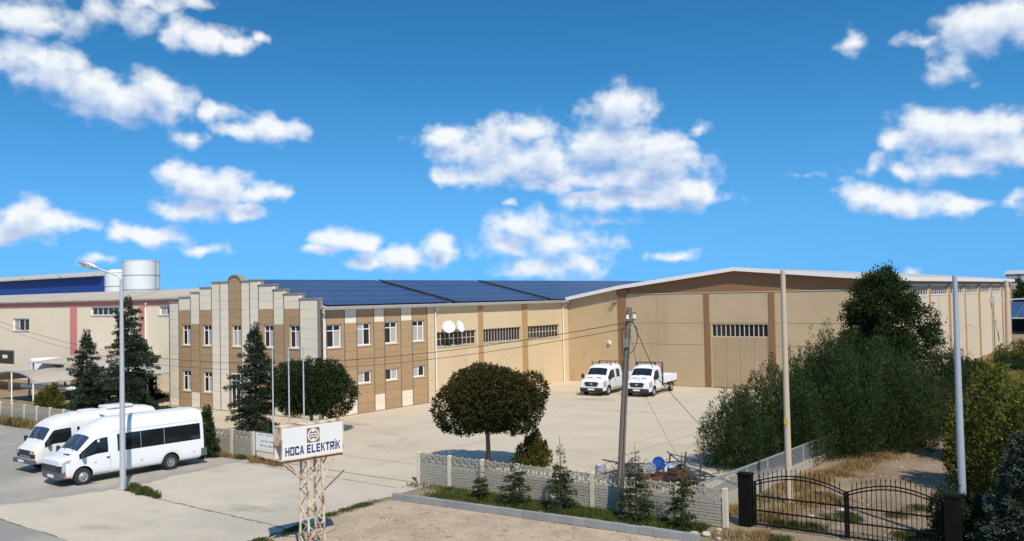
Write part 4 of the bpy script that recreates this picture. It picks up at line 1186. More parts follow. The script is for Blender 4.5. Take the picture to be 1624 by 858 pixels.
# ------------------------------------------------------------------ precast concrete fence
m_fpost = mat("fence post concrete", (.56, .50, .40), .9, .10, 3, .2, 30, rnd=.05)
m_fpan = mat("fence panel concrete", (.345, .315, .26), .9, .12, 2.5, .3, 25, rnd=.06, fine=.06)
BAY = 1.655
def fence_meshes():
    w = BAY - .15
    mb = MB()                                    # plank with split-stone courses
    mb.box(-w / 2, -.018, 0, w / 2, .018, .40)
    for r in range(4):
        x = -w / 2 + .004 + (r % 2) * -.0
        while x < w / 2 - .01:
            L = min(random.uniform(.18, .36), w / 2 - .004 - x); pr = random.uniform(.012, .032)
            for s_ in (-1, 1):
                y0, y1 = (.0185, .0185 + pr) if s_ > 0 else (-.0185 - pr, -.0185)
                mb.box(x + .007, y0, r * .10 + .010, x + L - .007, y1, r * .10 + .090)
            x += L
    plank = mb.mesh("fence_plank"); plank.materials.append(m_fpan)
    ob = MB()                                    # openwork top panel
    hgt = .40
    ob.box(-w / 2, -.022, 0, w / 2, .022, .045)
    ob.box(-w / 2, -.022, hgt - .05, w / 2, .022, hgt)
    n = 4; u = w / n
    for k in range(n + 1):
        x = -w / 2 + k * u; ob.box(max(x - .02, -w / 2), -.021, .045, min(x + .02, w / 2), .021, hgt - .05)
    for k in range(n):
        c = -w / 2 + (k + .5) * u; zc = hgt / 2 - .003
        for dx, dz in ((u / 2 - .02, .15), (u / 2 - .02, -.15), (-u / 2 + .02, .15), (-u / 2 + .02, -.15), (0, .15), (0, -.15)):
            ob.bar((c, 0, zc), (c + dx, 0, zc + dz), .05, .036)
        q = MB().lathe([(.0, -.024), (.055, -.024), (.055, .024), (.0, .024)], 10, "y", (c, 0, zc)); ob.add(q.v, q.f)
        ob.lathe([(.028, hgt), (.028, hgt + .02), (.014, hgt + .05), (.001, hgt + .06)], 8, c=(-w / 2 + (k + .5) * u, 0, 0))
    orn = ob.mesh("ornament_panel"); orn.materials.append(m_fpan)
    p = MB().box(-.075, -.075, 0, .075, .075, 1.24); p.add([(-.075, -.075, 1.24), (.075, -.075, 1.24), (.075, .075, 1.24), (-.075, .075, 1.24), (0, 0, 1.275)], [(0, 1, 4), (1, 2, 4), (2, 3, 4), (3, 0, 4)])
    post = p.mesh("fence_post"); post.materials.append(m_fpost)
    return plank, orn, post
plank, orn, fpost = fence_meshes()
def fence(x0, n, y, label):
    root = thing("concrete_fence", (x0, y, 0), label, "fence", "precast concrete fences along the road")
    for k in range(n + 1):
        o = link("fence_post", fpost, None, root, (k * BAY, 0, 0))
        if k == n: break
        for z, me, nm in ((0.0, plank, "fence_plank"), (.405, plank, "fence_plank"), (.81, orn, "ornament_panel")):
            o = link(nm, me, None, root, ((k + .5) * BAY, 0, z - .0)); o.scale = (1, random.choice((1, -1)), 1) if nm == "fence_plank" else (1, 1, 1)
            o.rotation_euler = (random.uniform(-.008, .008), 0, random.uniform(-.004, .004))
fence(-25.22, 8, 27.1, "concrete fence with openwork top between the gate opening and the black gate")
fence(-65.9, 18, 27.2, "concrete fence with openwork top running left behind the minibuses")
# side fence between the yard and the driveway: mesh on a low wall
m_mesh = mat("wire mesh", (.34, .36, .37), .6, .1, 3, metal=.3)
sf = thing("mesh_side_fence", (-12.9, 28.2, 0), "low wall with grey wire mesh dividing the yard from the driveway", "fence")
part("low_wall", MB().prism([(27.35, 0), (41.6, 0), (41.6, .28), (27.35, .55)], lambda u, v, d: (d, u, v), -13.1, -12.95), m_fpan, sf)
for k in range(8):
    y = 27.45 + k * 2.0; h_ = 1.22 - .03 * k
    part("mesh_post", MB().bar((-13.02, y, .2), (-13.02, y, h_), .05), m_galv, sf)
part("top_rail", MB().bar((-13.02, 27.4, 1.2), (-13.02, 41.5, .98), .055), m_galv, sf)
wm = MB()
for k in range(95):
    y = 27.45 + k * .15; t_ = (y - 27.4) / 14.1
    z0_, z1_ = .55 - .27 * t_, 1.2 - .22 * t_
    wm.bar((-13.02, y, z0_), (-13.02, min(y + .5, 41.5), z1_), .012); wm.bar((-13.02, min(y + .5, 41.5), z0_), (-13.02, y, z1_), .012)
tag(part("wire_mesh", wm, m_mesh, sf), kind="stuff")

# kerb of concrete blocks
m_block = mat("grey concrete block", (.25, .252, .245), .9, .12, 3, .25, 30, rnd=.10, fine=.06)
kr = thing("block_kerb", (-24.0, 24.36, 0), "row of grey concrete blocks edging the verge before the fence", "kerb", rz=math.atan2(.74, 12.0))
bm_ = rbox((0, 0, .12), (.474, .19, .24), .008).mesh("concrete_block"); bm_.materials.append(m_block)
for k in range(25):
    o = link("concrete_block", bm_, None, kr, (.24 + k * .482, random.uniform(-.012, .012), random.uniform(-.012, .006)))
    o.rotation_euler = (random.uniform(-.02, .02), 0, random.uniform(-.015, .015))

# ------------------------------------------------------------------ black gate
m_iron = mat("black wrought iron", (.006, .006, .006), .8, .1, 4, spec=.1)
gt = thing("black_gate", (-11.3, 27.75, 0), "double-leaf black wrought-iron gate with arched spear-topped leaves", "gate")
YG = 27.75
def leaf(x0, x1, name):
    W_ = x1 - x0
    top = lambda t: 1.42 + .30 * math.sin(math.pi * min(1, max(0, t))) ** .9
    fr = MB()
    for dz in (0, -.10):
        fr.tube([(x0 + W_ * k / 18, YG, top(k / 18) + dz) for k in range(19)], .022, 6)
    for z in (.08, .52, .98): fr.box(x0, YG - .022, z - .022, x1, YG + .022, z + .022)
    for x in (x0, x1): fr.box(x - .03, YG - .03, .04, x + .03, YG + .03, top(0) + .02)
    lf = part("gate_leaf", fr, m_iron, gt)
    n = 19
    for k in range(1, n):
        t = k / n; x = x0 + W_ * t; h_ = top(t) + .13
        b = MB().bar((0, 0, 0), (0, 0, 1), .016)
        o = link("gate_bar", BARM, None, lf, (x + 11.3, 0, .1)); o.scale = (1, 1, h_ - .1)
        ORG[o] = ORG[gt]
        q = link("spear_tip", TIPM, None, lf, (x + 11.3, 0, h_))
BARM = MB().bar((0, 0, 0), (0, 0, 1), .018).mesh("gate_bar"); BARM.materials.append(m_iron)
TIPM = MB().lathe([(.009, 0), (.022, .02), (.012, .05), (.001, .12)], 6).mesh("spear_tip"); TIPM.materials.append(m_iron)
leaf(-11.24, -8.42, "l"); leaf(-8.34, -5.72, "r")
for x, h_ in ((-11.55, 1.62), (-5.45, 1.62)):
    part("gate_post", MB().box(x - .20, YG - .16, 0, x + .20, YG + .16, h_).box(x - .23, YG - .19, h_ + .002, x + .23, YG + .19, h_ + .05), m_iron, gt)

pil = thing("concrete_pillar", (-4.85, 29.3, 0), "short pale concrete pillar between the steel pole and the blue spruce", "pillar")
part("shaft", MB().box(-5.05, 29.1, 0, -4.65, 29.5, 1.30), m_fpost, pil)
part("cap", MB().box(-5.09, 29.06, 1.303, -4.61, 29.54, 1.38), m_fpan, pil)

# ------------------------------------------------------------------ poles
m_pole = mat("galvanised pole", (.50, .52, .54), .45, .08, 4, metal=.35)
m_wood = mat("weathered pole wood", (.15, .135, .105), .9, .18, 3, .4, 12, squash=(6, 6, .5))
m_cpole = mat("spun concrete pole", (.47, .385, .28), .9, .08, 2)
m_steel = mat("blue-grey steel pole", (.36, .41, .46), .5, .08, 3, metal=.3)
m_bgrey0 = mat("weathered box", (.20, .205, .20), .7, .15, 4)
m_cable = mat("black cable", (.02, .02, .02), .6, .1, 3)
lp_ = thing("lamp_post", (-34.74, 19.78, 0), "galvanised street lamp post beside the minibus, lamp on a raised arm", "lamp post")
part("shaft", MB().tube([(-34.74, 19.78, 0), (-34.74, 19.78, 8.55)], [.125, .065], 14), m_pole, lp_, 60)
part("base_plate", MB().box(-34.95, 19.57, 0, -34.53, 19.99, .05), m_pole, lp_)
ad = Vector((-.8, -.6, 0))
a0_ = Vector((-34.74, 19.78, 8.5))
part("arm", MB().tube([a0_, a0_ + ad * .15 + Vector((0, 0, .18)), a0_ + ad * 1.05 + Vector((0, 0, .52))], [.05, .04, .035], 8), m_pole, lp_, 60)
hd = MB(); pr_ = []
for k in range(9):
    t = k / 8; pr_.append((max(.012, .15 * math.sin(math.pi * (t * .86 + .07)) ** .7), t * .85))
hd.lathe(pr_, 14)
q_ = Vector((0, 0, 1)).rotation_difference((ad + Vector((0, 0, .38))).normalized()); hc = a0_ + ad * .95 + Vector((0, 0, .48))
hd.v = [tuple(q_ @ Vector((v[0] * 1.0, v[1] * .75, v[2])) + hc) for v in hd.v]
hdo = part("lamp_head", hd, m_galv, lp_, 60)
part("lens", MB().cbox(tuple(hc + ad * .42 + Vector((0, 0, .07))), (.36, .22, .05)), m_lens, hdo)

up_ = thing("utility_pole", (-15.73, 26.62, 0), "weathered wooden utility pole leaning before the concrete fence", "utility pole")
BX, BY = -15.60, 26.60          # foot
PX, PY = -15.22, 26.88          # where the fittings sit near the top
part("shaft", MB().tube([(BX, BY, 0), (BX + .19, BY + .14, 3.5), (BX + .42, BY + .30, 7.05)], [.125, .11, .088], 12), m_wood, up_, 60)
part("insulator_bracket", MB().bar((PX + .08, PY - .22, 6.62), (PX + .08, PY + .30, 6.62), .06).bar((PX - .18, PY, 6.86), (PX + .3, PY, 6.86), .05), m_trim, up_)
for dy in (-.2, .28): part("insulator", MB().lathe([(.02, 0), (.05, .02), (.05, .06), (.03, .09), (.045, .12), (.01, .16)], 10, c=(PX + .08, PY + dy, 6.65)), m_white, up_)
part("junction_box", MB().box(PX - .10, PY - .22, 5.70, PX + .06, PY - .06, 6.0), m_bgrey0, up_)
part("conduit", MB().tube([(PX + .15, PY - .12, 6.4), (BX + .36, BY + .04, 4), (BX + .15, BY - .10, .1)], .018, 6), m_trim, up_)
part("slack_loop", MB().tube([(PX + .12, PY - .05, 6.6), (PX + .35, PY - .05, 6.35), (PX + .36, PY - .05, 6.0), (PX + .22, PY - .05, 5.6), (PX + .02, PY - .15, 5.45)], .016, 5), m_cable, up_)
part("slack_loop", MB().tube([(PX - .05, PY - .1, 6.5), (PX - .22, PY - .1, 6.2), (PX - .20, PY - .1, 5.5), (PX - .05, PY - .15, 5.1)], .014, 5), m_cable, up_)
cpo = thing("concrete_pole", (-11.5, 31.5, 0), "slender beige concrete pole standing behind the black gate", "pole")
part("shaft", MB().tube([(-11.5, 31.5, 0), (-11.5, 31.5, 8.25)], [.125, .085], 14), m_cpole, cpo, 60)
part("number_tag", MB().box(-11.56, 31.375, 2.76, -11.44, 31.385, 2.98), mat("yellow tag", (.55, .38, .05), .6, .1, 4), cpo)
spo = thing("steel_pole", (-5.42, 28.95, 0), "blue-grey steel pole in front of the golden conifers", "pole")
part("shaft", MB().tube([(-5.42, 28.95, 0), (-5.42, 28.95, 7.85)], [.125, .068], 14), m_steel, spo, 60)
fpo = thing("twin_lamp_pole", (-16.2, 114.9, 0), "far concrete pole with two white floodlights at the warehouse corner", "lamp post")
part("shaft", MB().tube([(-16.2, 114.9, 0), (-16.2, 114.9, 8.2)], [.34, .22], 10), m_cpole, fpo, 60)
part("cross_arm", MB().bar((-17.8, 113.7, 6.0), (-14.6, 116.1, 6.1), .14), m_galv, fpo)
for sx_, dy in ((-18.1, 113.5), (-14.3, 116.3)): part("floodlight", rbox((sx_, dy, 6.15), (.7, .7, .45), .08), m_white, fpo)

def cable(name, pts, r, label, grp=None):
    o = single(name, MB().tube(pts, r, 5, caps=False), m_cable, label, "cable", grp, org=pts[0]); return o
def para(a, b, sag, n=26):
    a, b = Vector(a), Vector(b)
    return [a.lerp(b, k / n) - Vector((0, 0, 4 * sag * (k / n) * (1 - k / n))) for k in range(n + 1)]
cable("overhead_cable", para((PX, PY, 6.55), (-67.5, 28.6, 6.75), 2.2, 40), .012, "upper overhead cable sagging from the utility pole across the office", "overhead cables to the utility pole")
cable("overhead_cable", para((PX, PY, 6.35), (-67.5, 28.9, 6.3), 2.25, 40), .010, "lower overhead cable just below the first one", "overhead cables to the utility pole")
cable("stay_wire", [(PX + .1, PY, 6.7), (-18.2, 34.5, 3.9), (-20.2, 42.0, 1.2), (-21.2, 45.5, .02)], .014, "stay wire slanting from the utility pole down into the yard")
cable("drop_wire", [(PX + .05, PY, 6.2), (-16.6, 30.2, 3.9), (-17.7, 34.6, 1.1), (-17.95, 36.3, .02)], .006, "thin wire dropping from the utility pole to the scrap heap")
opl = thing("utility_pole", (-67.6, 28.8, 0), "wooden utility pole beyond the left edge carrying the cables", "utility pole")
part("shaft", MB().tube([(-67.6, 28.8, 0), (-67.6, 28.8, 7.2)], [.15, .10], 10), m_wood, opl, 60)
# three flagpoles
for (x, y, lb) in ((-38.35, 30.15, "flagpole nearest the cedar"), (-37.55, 30.55, "middle one of the three bare flagpoles"), (-36.87, 30.95, "flagpole farthest right, in front of the dark globe tree")):
    f = thing("flagpole", (x, y, 0), lb, "flagpole", "bare flagpoles before the office")
    lpart("shaft", MB().tube([(0, 0, 0), (0, 0, 4.95)], [.05, .032], 8), m_pole, f, 60)
    lpart("finial", MB().lathe([(.01, 4.95), (.05, 4.99), (.05, 5.04), (.005, 5.09)], 8), m_galv, f)

# ------------------------------------------------------------------ roadside sign on a lattice mast
m_sface = mat("sign face", (.70, .70, .67), .5, .04, 3)
m_rust = mat("rusty cream paint", (.62, .52, .38), .8, .12, 4, col2=(.25, .10, .04), c2scale=3.2, c2lo=.47, c2hi=.62)
m_rustd = mat("rusted iron", (.16, .075, .035), .9, .25, 5)
m_navy = mat("navy sign lettering", (.012, .022, .10), .5, .05, 4)
m_logo = mat("brown sign logo", (.20, .115, .055), .5, .06, 4)
SZ = 2.86
sg = thing("roadside_sign", (-21.25, 18.10, 0), "roadside box sign lettered HOCA ELEKTRİK on a rusty lattice mast", "sign", rz=R(80.6))
SW, SH, SDp = 2.06, .93, .44
x0s, yF = -1.10, -.23
lpart("sign_face", MB().box(x0s, yF, SZ, x0s + SW, yF + .03, SZ + SH), m_sface, sg)
lpart("rear_face", MB().box(x0s, yF + SDp - .03, SZ, x0s + SW, yF + SDp, SZ + SH), m_sface, sg)
fr = MB()
for x in (x0s - .035, x0s + SW):
    for y in (yF - .012, yF + SDp - .028): fr.box(x, y, SZ - .04, x + .035, y + .04, SZ + SH + .035)
lpart("box_frame_uprights", fr, m_rust, sg)
fr = MB()
for y in (yF - .01, yF + SDp - .03):
    fr.box(x0s, y, SZ + SH + .002, x0s + SW, y + .04, SZ + SH + .035); fr.box(x0s, y, SZ - .038, x0s + SW, y + .04, SZ - .002)
for x in (x0s - .035, x0s + SW * .33, x0s + SW * .66, x0s + SW): fr.box(x, yF + .035, SZ + SH + .0, x + .035, yF + SDp - .035, SZ + SH + .03); fr.box(x, yF + .035, SZ - .036, x + .035, yF + SDp - .035, SZ - .004)
lpart("box_frame_rails", fr, m_rust, sg)
lpart("end_sheet", MB().box(x0s - .025, yF + .04, SZ + .40, x0s - .012, yF + SDp - .04, SZ + SH - .02), m_rust, sg)
lpart("top_sheet", MB().box(x0s + .01, yF + .045, SZ + SH - .03, x0s + SW - .01, yF + SDp - .045, SZ + SH - .012), m_rust, sg)
for y in (yF + .02, yF + SDp - .1):
    lpart("support_beam", MB().box(x0s - .10, y, SZ - .105, x0s + SW + .02, y + .07, SZ - .042), m_rustd, sg)
# lettering made of flat strokes on a 0..1 x 0..1 cell
def strokes(ch, t=.27):
    B_ = lambda a, b, c, d: [(a, b), (c, b), (c, d), (a, d)]
    E_ = [B_(0, 0, t, 1), B_(t, 0, .92, .2), B_(t, .41, .85, .59), B_(t, .8, .92, 1)]
    return {"H": [B_(0, 0, t, 1), B_(1 - t, 0, 1, 1), B_(t, .41, 1 - t, .6)],
            "O": [B_(0, .1, t, .9), B_(1 - t, .1, 1, .9), [(0, .1), (.12, 0), (.88, 0), (1, .1), (1, .2), (0, .2)], [(0, .8), (1, .8), (1, .9), (.88, 1), (.12, 1), (0, .9)]],
            "C": [B_(0, .1, t, .9), [(0, .1), (.12, 0), (.88, 0), (1, .1), (1, .3), (1 - t, .3), (1 - t, .2), (0, .2)], [(0, .8), (1 - t, .8), (1 - t, .7), (1, .7), (1, .9), (.88, 1), (.12, 1), (0, .9)]],
            "A": [[(0, 0), (t, 0), (.57, 1), (.36, 1)], [(1 - t, 0), (1, 0), (.64, 1), (.43, 1)], B_(.22, .22, .78, .38)],
            "E": E_, "L": [B_(0, 0, t, 1), B_(t, 0, .9, .2)],
            "K": [B_(0, 0, t, 1), [(t, .45), (.72, 1), (1, 1), (t + .14, .42)], [(t + .04, .6), (t + .2, .66), (1, 0), (.72, 0)]],
            "T": [B_(0, .8, 1, 1), B_(.5 - t / 2, 0, .5 + t / 2, .8)],
            "R": [B_(0, 0, t, 1), [(t, .8), (1, .8), (1, .9), (.88, 1), (t, 1)], B_(1 - t, .48, 1, .8), B_(t, .38, .95, .55), [(.42, .4), (.66, .4), (1, 0), (.74, 0)]],
            "İ": [B_(.0, 0, .9, 1), B_(0, 1.10, .9, 1.28)]}[ch]
# (letter, left edge, width) along the 2.30 m face
def write(root, text, xs, xe, z0, h, skew=0.0):
    wid = {"İ": .24, " ": .42}; tot = sum(wid.get(c, 1) for c in text) + .16 * (len(text) - 1)
    u = (xe - xs) / tot; x = xs
    for c in text:
        w_ = wid.get(c, 1) * u
        if c != " ":
            mb = MB(); d = 0
            for i, pl in enumerate(strokes(c)):
                d = yF - .006 - .0006 * i
                mb.prism([(x + px * w_, z0 + pz * h) for px, pz in pl], lambda a, b, q: (a, q, b), yF - .0005, d)
            lpart("letter", mb, m_navy, root)
        x += w_ + .16 * u
write(sg, "HOCA ELEKTRİK", x0s + .10, x0s + SW - .09, SZ + .10, .25)
lx, lz, ls = x0s + .82, SZ + .405, .43
lg = lpart("logo", MB().box(lx, yF - .006, lz, lx + ls, yF - .0005, lz + ls), m_logo, sg)
def disc(r0, r1, d0, d1, cx, cz, a0=0, a1=2 * math.pi, n=28):
    o_ = [(cx + r1 * math.cos(a0 + (a1 - a0) * k / n), cz + r1 * math.sin(a0 + (a1 - a0) * k / n)) for k in range(n + 1)]
    i_ = [(cx + r0 * math.cos(a0 + (a1 - a0) * k / n), cz + r0 * math.sin(a0 + (a1 - a0) * k / n)) for k in range(n, -1, -1)]
    mb = MB()
    for k in range(n):
        mb.prism([o_[k], o_[k + 1], i_[n - k - 1], i_[n - k]], lambda a, b, q: (a, q, b), d0, d1)
    return mb
cx_, cz_ = lx + ls / 2, lz + ls / 2
lpart("logo_disc", disc(.001, .193, yF - .0065, yF - .009, cx_, cz_), m_sface, lg)
lpart("logo_arc", disc(.120, .148, yF - .0095, yF - .012, cx_, cz_, math.pi * .62, math.pi * 1.38), m_logo, lg)
lpart("logo_arc", disc(.120, .148, yF - .0095, yF - .012, cx_, cz_, -math.pi * .38, math.pi * .38), m_logo, lg)
for k in (-1, 0, 1): lpart("logo_bar", MB().box(cx_ - .092, yF - .012, cz_ + k * .076 - .020, cx_ + .092, yF - .0095, cz_ + k * .076 + .020), m_logo, lg)
# mast
ms = .25; hx = .28
def leg_at(i, j, z): return (i * (hx - .05 * z / 2.7), j * (ms - .05 * z / 2.7), z)
zt = SZ - .108
for i in (-1, 1):
    for j in (-1, 1):
        lpart("mast_leg", MB().bar(leg_at(i, j, 0), leg_at(i, j, zt), .055), m_rust, sg)
lev = [0, .45, .9, 1.35, 1.8, 2.25, zt]
for a, b in zip(lev, lev[1:]):
    for (p, q) in (((-1, -1), (1, -1)), ((1, -1), (1, 1)), ((1, 1), (-1, 1)), ((-1, 1), (-1, -1))):
        up2 = lev.index(a) % 2
        pa, pb = (p, q) if up2 else (q, p)
        lpart("mast_brace", MB().bar(leg_at(*pa, a), leg_at(*pb, b), .028), m_rust, sg)
for j in (-1, 1):
    lpart("outrigger", MB().bar(leg_at(-1, j, zt - .62), (x0s + .15, j * .2, zt), .035), m_rust, sg)
    lpart("outrigger", MB().bar(leg_at(1, j, zt - .62), (x0s + SW - .25, j * .2, zt), .035), m_rust, sg)
lpart("stub_bar", MB().bar(leg_at(1, -1, 1.75), (.95, -.32, 2.3), .03), m_rustd, sg)

# white banner board by the fence end
bn = thing("banner_board", (-34.0, 26.45, 0), "small white banner board in a rusty frame between the fence end and the sign", "sign", rz=R(-3))
lpart("panel", MB().box(-.98, -.02, .56, .98, 0, 1.42), m_sface, bn)
for z in (.525, 1.425): lpart("frame_rail", MB().box(-1.02, -.03, z - .003, 1.02, .02, z + .03), m_rustd, bn)
for x in (-1.02, .985): lpart("frame_post", MB().box(x, -.03, 0, x + .035, .02, 1.42), m_rustd, bn)
lpart("stay", MB().bar((.2, .02, .9), (.25, .5, 0), .06), m_white, bn)
m_ink = mat("faded grey print", (.22, .25, .27), .7, .2, 14)
# blurred print rows: rows of small word-shaped marks too worn to read
for z, h_, spans in ((1.30, .05, [(-.82, -.76), (-.70, -.42), (-.20, .30)]), (1.00, .10, [(-.56, -.34), (-.26, -.02), (.08, .42)]),
                     (.79, .10, [(-.64, -.44), (-.38, -.12), (-.04, .30), (.34, .60)]), (.62, .03, [(-.80, -.1), (.0, .7)])):
    for a, b in spans:
        mk = MB(); x = a
        while x < b - .01:
            w_ = random.uniform(.02, .045); hh_ = h_ * random.uniform(.6, 1); mk.box(x, -.0235, z, min(x + w_, b), -.0205, z + hh_); x += w_ + .014
        lpart("print_mark", mk, m_ink, bn)
lpart("red_mark", MB().box(.72, -.0235, 1.24, .88, -.0205, 1.30), m_red, bn)

# ------------------------------------------------------------------ scrap heap behind the fence
m_bblue = mat("blue barrel plastic", (.012, .07, .30), .45, .1, 4)
m_bpale = mat("pale blue barrel lid", (.42, .58, .75), .4, .1, 5)
m_bgrey = mat("grey drum steel", (.26, .28, .30), .5, .2, 4)
m_scrap = mat("dark scrap steel", (.06, .06, .062), .6, .3, 5)
m_rust2 = mat("orange rust", (.11, .050, .022), .9, .3, 4)
def barrel(c, axis, r, L, m1, m2, label):
    root = thing("barrel", c, label, "barrel", "drums in the scrap heap")
    q = Vector((0, 0, 1)).rotation_difference(Vector(axis).normalized())
    b = MB().lathe([(r, 0), (r, L * .3), (r + .015, L * .33), (r, L * .36), (r, L * .64), (r + .015, L * .67), (r, L * .7), (r, L)], 22); b.v = [tuple(q @ Vector(v)) for v in b.v]
    lpart("shell", b, m1, root, 40)
    b = MB().lathe([(.001, L - .012), (r - .02, L - .012), (r - .015, L + .015), (r + .012, L + .015), (r + .012, L - .02)], 22); b.v = [tuple(q @ Vector(v)) for v in b.v]
    lpart("lid", b, m2, root, 40)
    b = MB().lathe([(.001, .01), (r, .01), (r, 0)], 22); b.v = [tuple(q @ Vector(v)) for v in b.v]
    lpart("bottom", b, m1, root)
tc_ = Vector((.45, -.89, .10))
barrel((-17.75, 33.6, .50), tc_, .24, .75, m_bblue, m_bblue, "blue plastic barrel on top of the scrap heap")
barrel((-17.95, 33.2, .33), tc_, .25, .8, m_bgrey, m_bgrey, "grey drum below the blue barrel")
barrel((-17.1, 33.4, .36), tc_, .23, .7, m_bblue, m_bpale, "barrel with pale blue lid facing the road")
barrel((-19.35, 31.6, 0), (0, 0, 1), .22, .55, m_bgrey, m_galv, "small upright grey drum at the left end of the scrap heap")
random.seed(21)
for k in range(34):
    c = Vector((random.uniform(-19.3, -15.6), random.uniform(30.9, 34.2), random.uniform(.05, .40)))
    d = Vector((random.uniform(-1, 1), random.uniform(-.5, .5), random.uniform(-.10, .12))).normalized() * random.uniform(.4, 1.1)
    a, b = c - d, c + d; a.z = max(.03, a.z); b.z = max(.03, b.z)
    mm = m_rust2 if k % 3 == 0 else (m_galv if k % 5 == 1 else m_scrap)
    nm = "rusty" if k % 3 == 0 else ("shiny" if k % 5 == 1 else "dark")
    mb = MB().bar(a, b, random.choice((.04, .06, .09)), .04) if k % 2 else MB().tube([a, b], random.choice((.02, .035, .05)), 7)
    single("scrap_bar", mb, mm, nm + " metal bar lying in the scrap heap behind the fence", "scrap metal", nm + " bars in the scrap heap", org=tuple(c))
for (x, y, w_, h_, lb) in ((-15.9, 31.6, .55, .75, "rusty upright box at the right end of the scrap heap"), (-16.9, 31.2, .7, .45, "rusty low crate in the scrap heap"), (-15.2, 31.0, .9, .35, "rusty flat tray behind the last fence bay")):
    r_ = thing("scrap_box", (x, y, 0), lb, "scrap metal", None, random.uniform(-.5, .5))
    lpart("shell", MB().box(-w_ / 2, -w_ / 2, 0, w_ / 2, -w_ / 2 + .03, h_).box(-w_ / 2, w_ / 2 - .03, 0, w_ / 2, w_ / 2, h_).box(-w_ / 2, -w_ / 2 + .031, 0, -w_ / 2 + .03, w_ / 2 - .031, h_).box(w_ / 2 - .03, -w_ / 2 + .031, 0, w_ / 2, w_ / 2 - .031, h_), m_rust2, r_)
    lpart("floor", MB().box(-w_ / 2 + .03, -w_ / 2 + .03, .02, w_ / 2 - .03, w_ / 2 - .03, .05), m_rustd, r_)
    for k in range(3): lpart("rib", MB().box(-w_ / 2 - .02, -w_ / 2 - .02, h_ * (.2 + .3 * k), w_ / 2 + .02, -w_ / 2 - .001, h_ * (.2 + .3 * k) + .05), m_rustd, r_)
fr_ = thing("angle_iron_stand", (-16.5, 33.3, 0), "dark angle-iron frame standing in the scrap heap", "scrap metal")
for x in (-.7, .0, .7):
    lpart("upright", MB().bar((x, 0, 0), (x + .1, .1, random.uniform(.8, 1.1)), .05), m_scrap, fr_)
lpart("cross_bar", MB().bar((-.75, .0, .6), (.85, .1, .8), .04), m_scrap, fr_); lpart("cross_bar", MB().bar((-.6, .05, .95), (.8, .05, .75), .03), m_scrap, fr_)
cl = thing("cable_coil", (-16.2, 32.6, 0), "dark coil of cable on the scrap heap", "cable coil")
for k in range(5):
    rr = .34 - .02 * k
    lpart("turn", MB().tube([(rr * math.cos(t), .05 * k, .38 + rr * math.sin(t)) for t in [2 * math.pi * q / 20 for q in range(21)]], .025, 6), m_scrap, cl)
tg_ = MB()
for k in range(240):
    p = Vector((random.uniform(-19.2, -15.4), random.uniform(31, 33.9), random.uniform(.02, .4))); pts = [p]
    for q in range(4): p = p + Vector((random.uniform(-.3, .3), random.uniform(-.2, .2), random.uniform(-.15, .15))); p.z = max(.02, p.z); pts.append(p)
    tg_.tube(pts, random.choice((.008, .014, .02)), 4, caps=False)
single("wire_tangle", tg_, m_scrap, "tangle of dark wire and offcuts through the scrap heap", "scrap metal", kind="stuff")

# ------------------------------------------------------------------ stones
m_stone = mat("pale stone", (.46, .42, .36), .9, .15, 5, .3, 20)
def stone_mesh(seed):
    r2 = random.Random(seed); bm = bmesh.new(); bmesh.ops.create_icosphere(bm, subdivisions=2, radius=1)
    for v in bm.verts: v.co *= r2.uniform(.78, 1.1); v.co.z *= .6
    me = bpy.data.meshes.new("stone"); bm.to_mesh(me); bm.free(); me.materials.append(m_stone); return me
SM = [stone_mesh(k) for k in range(4)]
for k, (x, y, s_) in enumerate(((-12.1, 25.9, .16), (-11.8, 26.2, .12), (-12.35, 25.55, .20), (-11.6, 25.7, .09), (-10.9, 26.2, .10), (-10.6, 25.6, .12), (-12.0, 26.6, .11), (-10.2, 29.9, .10), (-9.6, 31.2, .12), (-10.3, 33.2, .13), (-9.2, 30.4, .08), (-33.5, 14.75, .08))):
    o = link("stone", SM[k % 4], None, None, (x, y, s_ * .25)); o.scale = (s_, s_ * random.uniform(.7, 1.1), s_); o.rotation_euler = (0, 0, random.uniform(0, 6))
    if y < 27: tag(o, "pale stone lying in the dirt before the black gate" if y > 20 else "lone stone at the road corner of the apron", "stone", "stones before the gate" if y > 20 else None)
    else: tag(o, "pale stone lying on the driveway behind the gate", "stone", "stones behind the gate")
# gravel on the sandy plot
gv = MB(); r3 = random.Random(5)
def pebble(x, y, s):
    v = [(x + s * math.cos(a) * r3.uniform(.7, 1.2), y + s * math.sin(a) * r3.uniform(.7, 1.2), -.009) for a in (0, 1.26, 2.5, 3.77, 5.03)]
    v.append((x + r3.uniform(-.3, .3) * s, y + r3.uniform(-.3, .3) * s, -.009 + s * r3.uniform(.5, .9)))
    gv.add(v, [(i, (i + 1) % 5, 5) for i in range(5)])
for k in range(9000):
    x, y = r3.uniform(-23.8, -8), r3.uniform(16.5, 25.2)
    if y > 24.3 + (x + 24) * .062: continue
    pebble(x, y, r3.choice((.012, .015, .018, .022, .03, .042)))
for k in range(1500): pebble(r3.uniform(-11, -7), r3.uniform(25.5, 46), r3.choice((.015, .02, .03, .045)))
single("gravel", gv, mat("sandy pebbles", (.42, .345, .255), .95, .45, 5, col2=(.24, .19, .135), c2scale=3), "scattered gravel on the sandy plot and the driveway", "gravel", kind="stuff")

